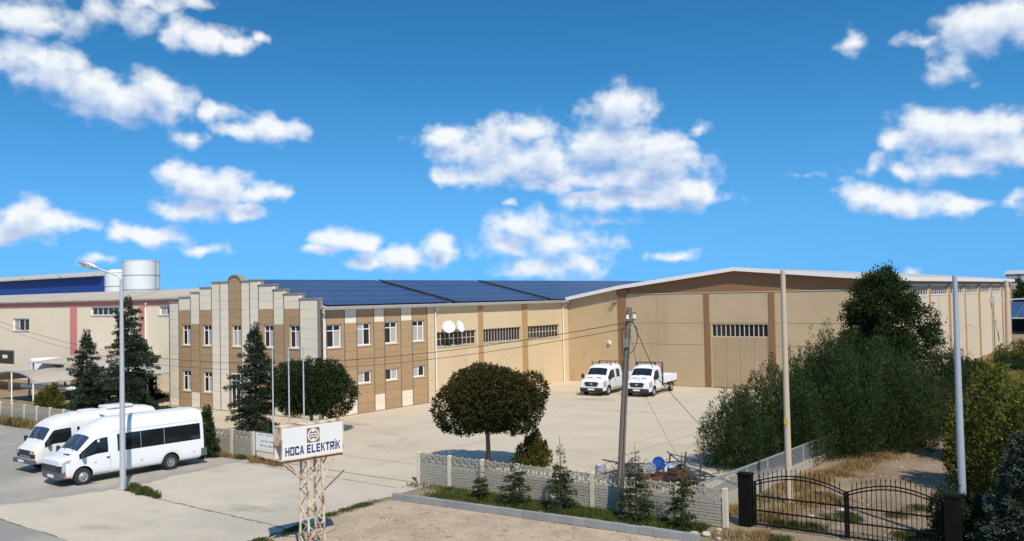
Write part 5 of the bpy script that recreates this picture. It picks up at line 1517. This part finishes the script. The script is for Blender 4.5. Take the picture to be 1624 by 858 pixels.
# ------------------------------------------------------------------ far right
m_hill = mat("dry hillside", (.24, .155, .085), .95, .2, .03, col2=(.17, .135, .065), c2scale=.02)
hl = MB(); n = 24; v = []; f = []
for i in range(n + 1):
    for j in range(n + 1):
        x = -420 + 900 * i / n; y = 200 + 900 * j / n
        t = j / n; h_ = (-.6 + 11.5 * (1 - math.exp(-t * 14)) + 3.2 * math.sin(x * .011 + 1.0) * t) - max(0, .6 - t * 12)
        v.append((x, y, h_))
for i in range(n):
    for j in range(n): a = i * (n + 1) + j; f.append((a, a + n + 1, a + n + 2, a + 1))
hl.add(v, f); single("hill", hl, m_hill, kind="structure")
shd = thing("solar_shed", (-20, 168, 0), "far shed roofed with blue solar panels at the right edge", "shed")
part("roof", MB().prism([(160, 2.6), (172, 4.9), (172, 4.75), (160, 2.45)], lambda u, v, d: (d, u, v), -24, 0), m_metalroof, shd)
for r in range(5):
    for c in range(10):
        y0_ = 160.2 + r * 2.33; z0_ = 2.66 + r * .447
        part("solar_panel", MB().prism([(y0_, z0_), (y0_ + 2.25, z0_ + .43), (y0_ + 2.25, z0_ + .47), (y0_, z0_ + .04)], lambda u, v, d: (d, u, v), -23.8 + c * 2.36, -23.8 + c * 2.36 + 2.3), m_panelblue, shd)
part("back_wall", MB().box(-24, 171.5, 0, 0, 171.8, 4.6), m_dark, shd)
for x in (-23.8, -16, -8, -.3): part("post", MB().bar((x, 160.5, 0), (x, 160.5, 2.5), .3), m_trim, shd)
hs = thing("far_house", (-38, 290, 0), "grey house far away on the hill at the right edge", "house")
part("wall", MB().box(-40.5, 286, 7, -36.0, 294, 11.0), mat("far house wall", (.38, .39, .40), .9, .1, .3), hs)
part("roof", MB().prism([(285.6, 11.0), (290, 12.1), (294.4, 11.0)], lambda u, v, d: (d, u, v), -40.9, -35.6), m_tankg, hs)
for z in (8.6,): part("window", MB().box(-39, 285.9, z, -37.5, 285.98, z + 1.2), m_glass, hs)

# ------------------------------------------------------------------ vegetation
m_bark = mat("bark", (.16, .12, .085), .9, .2, 6, .4, 30)
m_bark_d = mat("dark bark", (.085, .065, .05), .9, .2, 6, .4, 30)
l_globe = leaf_mat("globe tree leaves", (.016, .028, .010), (.046, .062, .020), .08, hue=(.095, .040, .016))
l_globe2 = leaf_mat("dark globe leaves", (.014, .027, .011), (.038, .058, .020), .08)
l_cedar = leaf_mat("cedar needles", (.014, .030, .020), (.062, .088, .050), .12)
l_spruce = leaf_mat("young spruce needles", (.018, .036, .014), (.070, .098, .034), .12)
l_cyp = leaf_mat("cypress sprays", (.030, .040, .012), (.15, .145, .035), .15)
l_gold = leaf_mat("golden cypress sprays", (.07, .075, .016), (.25, .22, .045), .2)
l_jun = leaf_mat("juniper sprays", (.014, .030, .013), (.062, .092, .032), .12)
l_elm = leaf_mat("elm leaves", (.013, .026, .010), (.044, .066, .022), .15)
l_blue = leaf_mat("blue spruce needles", (.026, .040, .030), (.085, .108, .078), .12)
l_thuja = leaf_mat("thuja sprays", (.032, .044, .013), (.21, .20, .042), .2)
l_grass = leaf_mat("green grass blades", (.040, .060, .015), (.13, .155, .045), .3)
l_dry = leaf_mat("dry grass blades", (.20, .13, .055), (.42, .30, .15), .3)

def unitv(a): return a / np.maximum(np.linalg.norm(a, axis=1, keepdims=True), 1e-9)
def foliage(name, C, D, L, W, tint, material, parent=None, turn=None, org=(0, 0, 0), flat=None):
    """one leaf-shaped quad per row"""
    N = len(C); C = C - np.array(org)
    rnd = rng.normal(size=(N, 3))
    if flat is not None: rnd = rnd * (1 - flat) + np.cross(D, np.array([0, 0, 1.0])) * flat * np.sign(rng.normal(size=(N, 1))) * 2
    S = unitv(np.cross(D, np.cross(D, rnd) if flat is None else np.cross(rnd, D)))
    L = np.broadcast_to(L, (N,))[:, None]; W = np.broadcast_to(W, (N,))[:, None]
    V = np.empty((N, 4, 3), np.float32)
    V[:, 0] = C; V[:, 1] = C + D * L * .45 + S * W * .5; V[:, 2] = C + D * L; V[:, 3] = C + D * L * .45 - S * W * .5
    me = bpy.data.meshes.new(name)
    me.vertices.add(4 * N); me.vertices.foreach_set("co", V.reshape(-1))
    me.loops.add(4 * N); me.loops.foreach_set("vertex_index", np.arange(4 * N, dtype=np.int32))
    me.polygons.add(N); me.polygons.foreach_set("loop_start", np.arange(0, 4 * N, 4, dtype=np.int32))
    me.update(calc_edges=True)
    at = me.attributes.new("tint", "FLOAT", "POINT"); at.data.foreach_set("value", np.repeat(np.clip(tint, 0, 1), 4).astype(np.float32))
    if turn is not None:
        at = me.attributes.new("turn", "FLOAT", "POINT"); at.data.foreach_set("value", np.repeat(np.clip(turn, 0, 1), 4).astype(np.float32))
    me.materials.append(material)
    return link(name, me, None, parent)

def sphere_pts(n): return unitv(rng.normal(size=(n, 3)))
def tree_root(name, x, y, label, cat="tree", group=None, z=0.0):
    return thing(name, (x, y, z), label, cat, group)

def lobed_crown(root, lobes, n, material, leaf=(.14, .09), clump=.24, up=.0, turn=False, nclump=170, name="crown", fill=.25, shell=(.86, 1.06), inner=.55, warm=.22):
    """lobes: (cx, cy, cz, rx, ry, rz) in the tree's own coordinates"""
    lob = np.array(lobes, float)
    area = lob[:, 3] * lob[:, 5]; pr = area / area.sum()
    li = rng.choice(len(lob), nclump, p=pr); d = sphere_pts(nclump)
    cc = lob[li, :3] + d * lob[li, 3:] * rng.uniform(*shell, (nclump, 1))
    ctint = rng.uniform(.15, .85, nclump); cturn = np.clip(rng.normal(warm, .3, nclump), 0, 1)
    ci = rng.integers(0, nclump, n)
    C = cc[ci] + rng.normal(size=(n, 3)) * clump * np.array([1, 1, .8])
    nf = int(n * fill)
    lf = rng.choice(len(lob), nf, p=pr); df = sphere_pts(nf)
    C[:nf] = lob[lf, :3] + df * lob[lf, 3:] * rng.uniform(inner, 1.0, (nf, 1))
    ctr = lob[:, :3].mean(0)
    D = unitv((C - ctr) * .5 + rng.normal(size=(n, 3)) * .8 + np.array([0, 0, up]))
    tint = ctint[ci] * .6 + rng.uniform(0, .45, n)
    tn = (cturn[ci] * rng.uniform(.3, 1.2, n) * np.clip((C[:, 2] - ctr[2]) * .35 + .75, .2, 1)) if turn else None
    s = rng.uniform(.7, 1.3, n)
    C[:, 2] = np.maximum(C[:, 2], .05)
    return foliage(name, C, D, leaf[0] * s, leaf[1] * s, tint, material, root, tn)

def limb_tree(root, trunk_pts, radii, lobes, bark, n_br=9):
    lpart("trunk", MB().tube(trunk_pts, radii, 9), bark, root, 60)
    mb = MB(); top = Vector(trunk_pts[-1])
    for k in range(n_br):
        l = lobes[k % len(lobes)]
        e = Vector(l[:3]) + Vector((random.uniform(-.3, .3) * l[3], random.uniform(-.3, .3) * l[4], random.uniform(0, .5) * l[5]))
        mid = top.lerp(e, .5) + Vector((random.uniform(-.1, .1), random.uniform(-.1, .1), .12))
        mb.tube([top - Vector((0, 0, .15)), mid, e], [radii[-1] * .7, radii[-1] * .45, .015], 5)
    tag(lpart("limbs", mb, bark, root), kind="stuff")

def globe_tree(x, y, top, bot, rad, label, material, turn, n=17000, shape=None, off=(0, 0)):
    root = tree_root("globe_tree", x, y, label, "tree", "clipped globe trees in the yard")
    h = top - bot; zc = bot + h * .48
    lobes = [(0, 0, zc, rad * .72, rad * .72, h * .46)]
    for k in range(7):
        a = 2 * math.pi * k / 7 + .3; rr = rad * random.uniform(.46, .56)
        s_ = random.uniform(.44, .54)
        lobes.append((rr * math.cos(a), rr * math.sin(a), zc + random.uniform(-.16, .12) * h, rad * s_, rad * s_, h * random.uniform(.34, .42)))
    if shape: lobes += shape
    lobes = [(l[0] + off[0], l[1] + off[1]) + tuple(l[2:]) for l in lobes]
    limb_tree(root, [(0, 0, 0), (.02, .01, bot * .6), (0, 0, bot + .35)], [.13, .10, .09], lobes, m_bark)
    lobed_crown(root, lobes, n, material, (.10, .065), .075, turn=turn, nclump=900, fill=.62, shell=(.90, .99), inner=.72, warm=.42)
    return root

def conifer(x, y, h, r, label, material, name="conifer", group=None, whorl=.22, nb=7, droop=.25, z0=.12, lean=0.0, dens=95, power=.85, needle=(.12, .05), leader=.12, tuft=.06, cat="tree", bare=1.0, irr=.40):
    root = tree_root(name, x, y, label, cat, group)
    lpart("trunk", MB().tube([(0, 0, 0), (0, 0, h * .5), (0, 0, h * .985)], [max(.03, h * .016), h * .009, .008], 7), m_bark_d, root, 60)
    Cs = []; Ds = []; Ts = []; br = MB()
    z = z0
    while z < h * (1 - leader * .3):
        f = z / h; n = nb + random.choice((-1, 0, 1))
        if f > 1 - leader: n = 4
        for k in range(n):
            L = r * ((1 - f) ** power) * random.uniform(1.12 - irr, 1.15) + .05
            if f > 1 - leader: L *= .8
            a = random.uniform(0, 2 * math.pi); L *= 1 + .16 * math.sin(2 * a + z * 1.7) * (irr / .4)
            d = np.array([math.cos(a), math.sin(a), 0.0]); sdv = np.array([-d[1], d[0], 0])
            rise = .30 * (f ** 1.2) - droop * (1 - f) * .6
            zj = z + random.uniform(-.5, .5) * whorl
            m_ = max(6, int(dens * L * (1 if f < 1 - leader else bare)))
            t = rng.uniform(.10 if L > .4 else 0, 1, m_) ** .8
            half = L * .30 * np.sin(np.clip(t, .05, 1) * math.pi * .9 + .15) + .03
            u = rng.uniform(-1, 1, m_)
            P_ = np.array([0, 0, zj]) + np.outer(t * L, d) + np.outer(u * half, sdv)
            P_[:, 2] += rise * L * t - .18 * droop * L * t ** 2 - np.abs(u) * half * .25 + rng.normal(size=m_) * tuft
            D_ = d[None, :] * .8 + np.outer(u, sdv) * .9 + rng.normal(size=(m_, 3)) * .38; D_[:, 2] += .10
            Cs.append(P_); Ds.append(unitv(D_)); Ts.append(rng.uniform(0, .55, m_) + .45 * t * random.uniform(.5, 1))
            if L > .35:
                br.tube([(0, 0, zj), tuple(np.array([0, 0, zj + rise * L * .8 - .1 * droop * L]) + d * L * .85)], [.010 + .008 * L, .004], 4, caps=False)
        z += whorl * random.uniform(.8, 1.2) * (1 if f < .7 else .8)
    tag(lpart("branches", br, m_bark_d, root), kind="stuff")
    C = np.concatenate(Cs); D = np.concatenate(Ds); T_ = np.concatenate(Ts)
    C[:, 2] = np.maximum(C[:, 2], .03)
    s = rng.uniform(.7, 1.35, len(C))
    foliage("crown", C, D, needle[0] * s, needle[1] * s, T_, material, root)
    return root

def plume_bush(x, y, h, r, label, material, n=22000, name="juniper", group=None, leaf=(.20, .035), cone=.5, nplume=60, cat="tree", trunk=True, up=.9):
    """soft feathery mass made of upright plumes"""
    root = tree_root(name, x, y, label, cat, group)
    if trunk: lpart("trunk", MB().tube([(0, 0, 0), (.03, 0, h * .4), (0, 0, h * .8)], [.11, .07, .02], 7), m_bark_d, root, 60)
    a = rng.uniform(0, 2 * math.pi, nplume); q = np.sqrt(rng.uniform(0, 1, nplume))
    bx, by = q * r * .85 * np.cos(a), q * r * .85 * np.sin(a)
    ph = h * (1 - cone * q ** 1.6) * rng.uniform(.72, 1.0, nplume)
    pw = r * rng.uniform(.22, .38, nplume)
    w = ph * pw; pi_ = rng.choice(nplume, n, p=w / w.sum())
    t = rng.uniform(0, 1, n)
    wid = pw[pi_] * (np.sin(np.clip(t * .9 + .12, 0, 1) * math.pi) ** .7 + .12) * (1.05 - t * .55)
    th = rng.uniform(0, 2 * math.pi, n); rr = np.sqrt(rng.uniform(.25, 1, n)) * wid
    lean = 1 + .25 * t
    C = np.stack([bx[pi_] * lean + rr * np.cos(th), by[pi_] * lean + rr * np.sin(th), t * ph[pi_]], 1)
    D = unitv(np.stack([np.cos(th) * .55 + bx[pi_] / r * .35, np.sin(th) * .55 + by[pi_] / r * .35, np.full(n, up)], 1) + rng.normal(size=(n, 3)) * .42)
    tb = rng.uniform(.1, .8, nplume)
    tint = tb[pi_] * .5 + rng.uniform(0, .5, n)
    s = rng.uniform(.7, 1.4, n)
    C[:, 2] = np.maximum(C[:, 2], .03)
    foliage("crown", C, D, leaf[0] * s, leaf[1] * s, tint, material, root)
    return root

# yard globe trees
globe_tree(-24.5, 30.7, 4.65, 1.55, 2.38, "round clipped tree turning brown on top, behind the concrete fence", l_globe, True, 62000,
           [(-.35, -.2, 3.85, 1.05, 1.05, .80), (1.25, .95, 3.35, .95, .95, .85)], (.18, .13))
globe_tree(-39.3, 33.5, 4.5, 1.05, 2.42, "dark green round clipped tree in front of the office corner", l_globe2, False, 52000)

# cedars and other conifers on the left
conifer(-42.1, 31.9, 6.5, 2.0, "tall dark cedar in front of the office's stepped front", l_cedar, "cedar", "cedars by the office", .21, 8, .45, .1, dens=160, needle=(.13, .042), irr=.75)
conifer(-60.3, 34.8, 8.3, 2.6, "tallest cedar, left of the office front behind the lamp post", l_cedar, "cedar", "cedars by the office", .25, 8, .45, .1, dens=135, needle=(.15, .05), irr=.75)
conifer(-63.9, 33.7, 5.9, 1.8, "shorter dark cedar next to the arched carport", l_cedar, "cedar", "cedars by the office", .25, 8, .4, .1, dens=110, needle=(.15, .05), irr=.7)
conifer(-61.8, 33.0, 3.2, 1.7, "low dark cedar between the two taller ones", l_cedar, "cedar", "cedars by the office", .2, 8, .2, .1, dens=110, needle=(.16, .06))
plume_bush(-65.2, 31.6, 2.1, .95, "yellow-green round conifer beside the carport post", l_thuja, 5000, "cypress_bush", leaf=(.14, .05), nplume=26, cat="shrub")
conifer(-66.8, 39.5, 5.0, 1.8, "dark tree in the gap between the pink-banded factory and the office", l_cedar, "cedar", "cedars by the office", .24, 8, .2, .1, dens=80, needle=(.2, .07))
conifer(-38.4, 26.2, 2.6, .62, "narrow dark conifer just behind the rear of the minibus", l_spruce, "spruce", None, .14, 7, .2, .1, dens=150, needle=(.11, .045))

# young spruces in the verge before the fence
for (x, y, h, r, lb) in ((-21.0, 25.85, 1.35, .32, "smallest young spruce, nearest the gate opening"),
                         (-19.4, 25.85, 2.1, .52, "young spruce second from the gate opening"),
                         (-17.55, 26.0, 2.65, .50, "tall thin-topped young spruce, middle of the five"),
                         (-14.65, 26.1, 2.65, .52, "young spruce beside the wooden utility pole"),
                         (-12.95, 26.05, 2.5, .48, "young spruce at the black gate end of the verge")):
    conifer(x, y, h, r, lb, l_spruce, "spruce", "young spruces along the fence", .12, 6, .12, .06, dens=190, power=.72, needle=(.075, .026), leader=.40, tuft=.02, bare=.25, irr=.6)
plume_bush(-23.2, 32.3, 1.95, .85, "conical green bush behind the fence, beside the globe tree", l_cyp, 9000, "cypress_bush", leaf=(.10, .045), cone=.85, nplume=34, cat="shrub")

# feathery row between the yard and the driveway
for (x, y, h, r, n, lb) in ((-15.6, 36.6, 3.7, 1.5, 20000, "low feathery conifer at the yard end of the driveway row"),
                            (-14.6, 39.2, 5.0, 2.0, 36000, "rounded feathery conifer behind the concrete pole"),
                            (-13.2, 42.0, 5.9, 2.4, 52000, "biggest feathery conifer in the middle of the driveway row"),
                            (-11.7, 44.6, 5.7, 2.35, 46000, "feathery conifer leaning towards the driveway bend"),
                            (-14.6, 45.6, 6.3, 2.0, 24000, "upright feathery conifer between the concrete pole and the elm"),
                            (-12.6, 48.2, 6.4, 2.6, 32000, "dark feathery conifer at the far end of the driveway row"),
                            (-10.3, 51.0, 5.4, 2.1, 24000, "dark feathery conifer standing over the driveway bend behind the steel pole")):
    plume_bush(x, y, h, r, lb, l_jun, n, "juniper", "feathery conifers beside the driveway", (.16, .028), .5, 130, up=.65)
conifer(-16.6, 46.2, 4.95, .95, "slim spruce rising behind the concrete pole", l_spruce, "spruce", None, .26, 6, .15, .3, dens=60, needle=(.14, .05), leader=.3)
# elm above the row
def elm(x, y, h, label):
    root = tree_root("elm_tree", x, y, label)
    lob = []
    for k in range(110):
        f = random.uniform(.42, 1); a = random.uniform(0, 2 * math.pi)
        rr = (3.6 * (1 - f) ** .62 + .40) * random.uniform(.35, 1.08)
        s_ = random.uniform(.30, .62)
        lob.append((rr * math.cos(a), rr * math.sin(a), h * f - s_ * .5, s_, s_, s_ * 1.2))
    limb_tree(root, [(0, 0, 0), (.1, .05, h * .3), (.0, .1, h * .6)], [.16, .12, .06], lob, m_bark_d, 40)
    lobed_crown(root, lob, 52000, l_elm, (.12, .07), .16, .1, nclump=800, fill=.15)
elm(-12.9, 50.2, 8.4, "tall loose elm standing up behind the feathery conifers")

plume_bush(-25.8, 200, 10.2, 1.1, "tall narrow poplar far away at the right edge", l_jun, 5000, "poplar_tree", None, (.5, .16), .3, 24)
# right of the driveway
for (x, y, h, r, n, lb) in ((-5.5, 36.8, 5.3, 1.7, 20000, "yellow-green conifer right of the driveway, behind the steel pole"),
                            (-6.9, 43.0, 4.9, 1.6, 15000, "yellow-green conifer farther up the right side of the driveway"),
                            (-4.0, 33.2, 4.7, 1.5, 18000, "bushy golden conifer at the picture's right edge"),
                            (-8.3, 52.0, 4.0, 1.6, 10000, "olive conifer farthest up the right side of the driveway")):
    plume_bush(x, y, h, r, lb, l_thuja, n, "golden_conifer", "golden conifers right of the driveway", (.15, .055), .55, 70, up=.6)
conifer(-3.75, 28.3, 3.6, 1.35, "grey-blue spruce in the bottom right corner", l_blue, "blue_spruce", None, .16, 8, .2, .05, dens=170, needle=(.11, .045))
plume_bush(-5.55, 29.0, 1.95, .75, "dark low bush behind the right gate post", l_jun, 8000, "juniper", "feathery conifers beside the driveway", (.13, .04), .4, 36, cat="shrub")
for (x, y, h, r, lb) in ((-14.6, 82, 1.7, 2.2, "low green shrub against the warehouse side wall"), (-13.0, 76, 2.0, 2.0, "dark shrub in front of the warehouse side wall"),
                         (-12.4, 90, 1.6, 1.8, "green shrub beside the far twin-lamp pole"), (-13.2, 100, 2.6, 2.2, "yellowish bush beyond the twin-lamp pole"),
                         (-10.6, 66, 2.3, 1.9, "olive shrub behind the golden conifers")):
    plume_bush(x, y, h, r, lb, l_thuja if "yellow" in lb or "olive" in lb else l_jun, 5000, "shrub", "shrubs along the warehouse side", (.24, .07), .5, 40, cat="shrub", trunk=False)

# grass and weeds
def grass(name, label, area, n, h, material, wid=.02, patch=.5, cat="grass"):
    """area: list of (x0, y0, x1, y1, half width, weight): strips between two points"""
    wsum = sum(a[5] for a in area); Cs = []; hs = []
    for (x0, y0, x1, y1, hw, wt_) in area:
        k = int(n * wt_ / wsum); t = rng.uniform(0, 1, k)
        npt = max(2, int(math.hypot(x1 - x0, y1 - y0) / patch)); pc = rng.uniform(0, 1, npt)
        tt = np.where(rng.uniform(0, 1, k) < .75, np.clip(pc[rng.integers(0, npt, k)] + rng.normal(size=k) * .25 * patch / max(.3, math.hypot(x1 - x0, y1 - y0)), 0, 1), t)
        dx, dy = x1 - x0, y1 - y0; L = math.hypot(dx, dy); o = rng.normal(size=k) * hw * .55
        Cs.append(np.stack([x0 + dx * tt - dy / L * o, y0 + dy * tt + dx / L * o, np.zeros(k)], 1)); hs.append(np.exp(-(o / hw) ** 2))
    C = np.concatenate(Cs); hh = np.concatenate(hs); N = len(C)
    D = unitv(np.stack([rng.normal(size=N) * .45, rng.normal(size=N) * .45, np.ones(N)], 1))
    L = h * rng.uniform(.3, 1.15, N) * (.4 + .6 * hh)
    o = foliage(name, C, D, L, wid * rng.uniform(.6, 1.5, N), rng.uniform(0, 1, N), material)
    return tag(o, label, cat, kind="stuff")
grass("verge_grass", "green grass growing in the verge before the concrete fence", [(-25.2, 26.5, -12.4, 26.5, .45, 5), (-23.5, 25.5, -12.6, 25.9, .55, 5), (-22, 26.0, -12.5, 26.3, .7, 5)], 26000, .22, l_grass)
grass("lamp_post_weeds", "clump of green weeds at the foot of the lamp post", [(-34.3, 19.95, -33.0, 19.75, .22, 6), (-33.0, 19.75, -31.9, 19.6, .10, 1.4)], 3600, .34, l_grass, .022)
grass("edge_weeds", "green weeds along the edge of the sandy plot", [(-24.3, 23.9, -24.1, 21.0, .28, 3), (-23.9, 20.0, -23.3, 18.6, .22, 1.5), (-23.6, 17.9, -22.2, 17.4, .3, 1.5)], 3600, .12, l_grass, .02)
grass("banner_weeds", "mixed weeds below the white banner and the left fence end", [(-38.8, 26.75, -36.2, 26.7, .16, 1.5), (-36.0, 26.8, -33.4, 26.5, .2, 2)], 2600, .26, l_grass, .02)
grass("banner_dry_weeds", "dry brown weeds below the white banner", [(-35.3, 26.5, -33.2, 26.4, .2, 2), (-38, 26.6, -36.5, 26.6, .12, 1)], 2200, .34, l_dry, .018)
grass("left_fence_weeds", "weeds and low scrub along the far left fence", [(-66, 26.7, -54, 26.6, .35, 3)], 6000, .55, l_grass, .035)
grass("left_fence_dry_weeds", "dry stalks among the weeds by the far left fence", [(-66, 26.6, -55, 26.5, .3, 3)], 2500, .7, l_dry, .03)
grass("driveway_dry_grass", "dry brown grass beside the driveway", [(-12.6, 28.6, -11.9, 37, .7, 4), (-11.4, 28.2, -10.6, 33, .8, 4), (-11.6, 37, -10.9, 46, .7, 6), (-10.9, 44, -10.4, 52, .6, 3), (-11.9, 26.0, -10.4, 26.4, .6, 2)], 24000, .28, l_dry, .022)
grass("driveway_green_grass", "green tufts behind and before the black gate", [(-11.0, 28.2, -9.2, 28.6, .5, 2), (-9.8, 29.8, -8.8, 30.6, .6, 2), (-7.4, 28.6, -6.2, 29.6, .5, 2), (-11.4, 26.4, -9.4, 26.6, .4, 1.5), (-8.0, 31, -7.4, 33, .4, 1)], 7000, .20, l_grass, .022)
grass("far_field_grass", "rough yellowish grass along the warehouse side and field", [(-16, 70, -14.5, 128, 2.0, 5), (-11.5, 70, -9.5, 128, 3.0, 6), (-17, 131, -8, 150, 6, 4)], 15000, .6, l_dry, .07)
grass("far_green_grass", "green growth along the warehouse side", [(-14.5, 74, -13, 128, 2.2, 5), (-10.5, 70, -9, 110, 3.0, 5)], 12000, .6, l_thuja, .08)
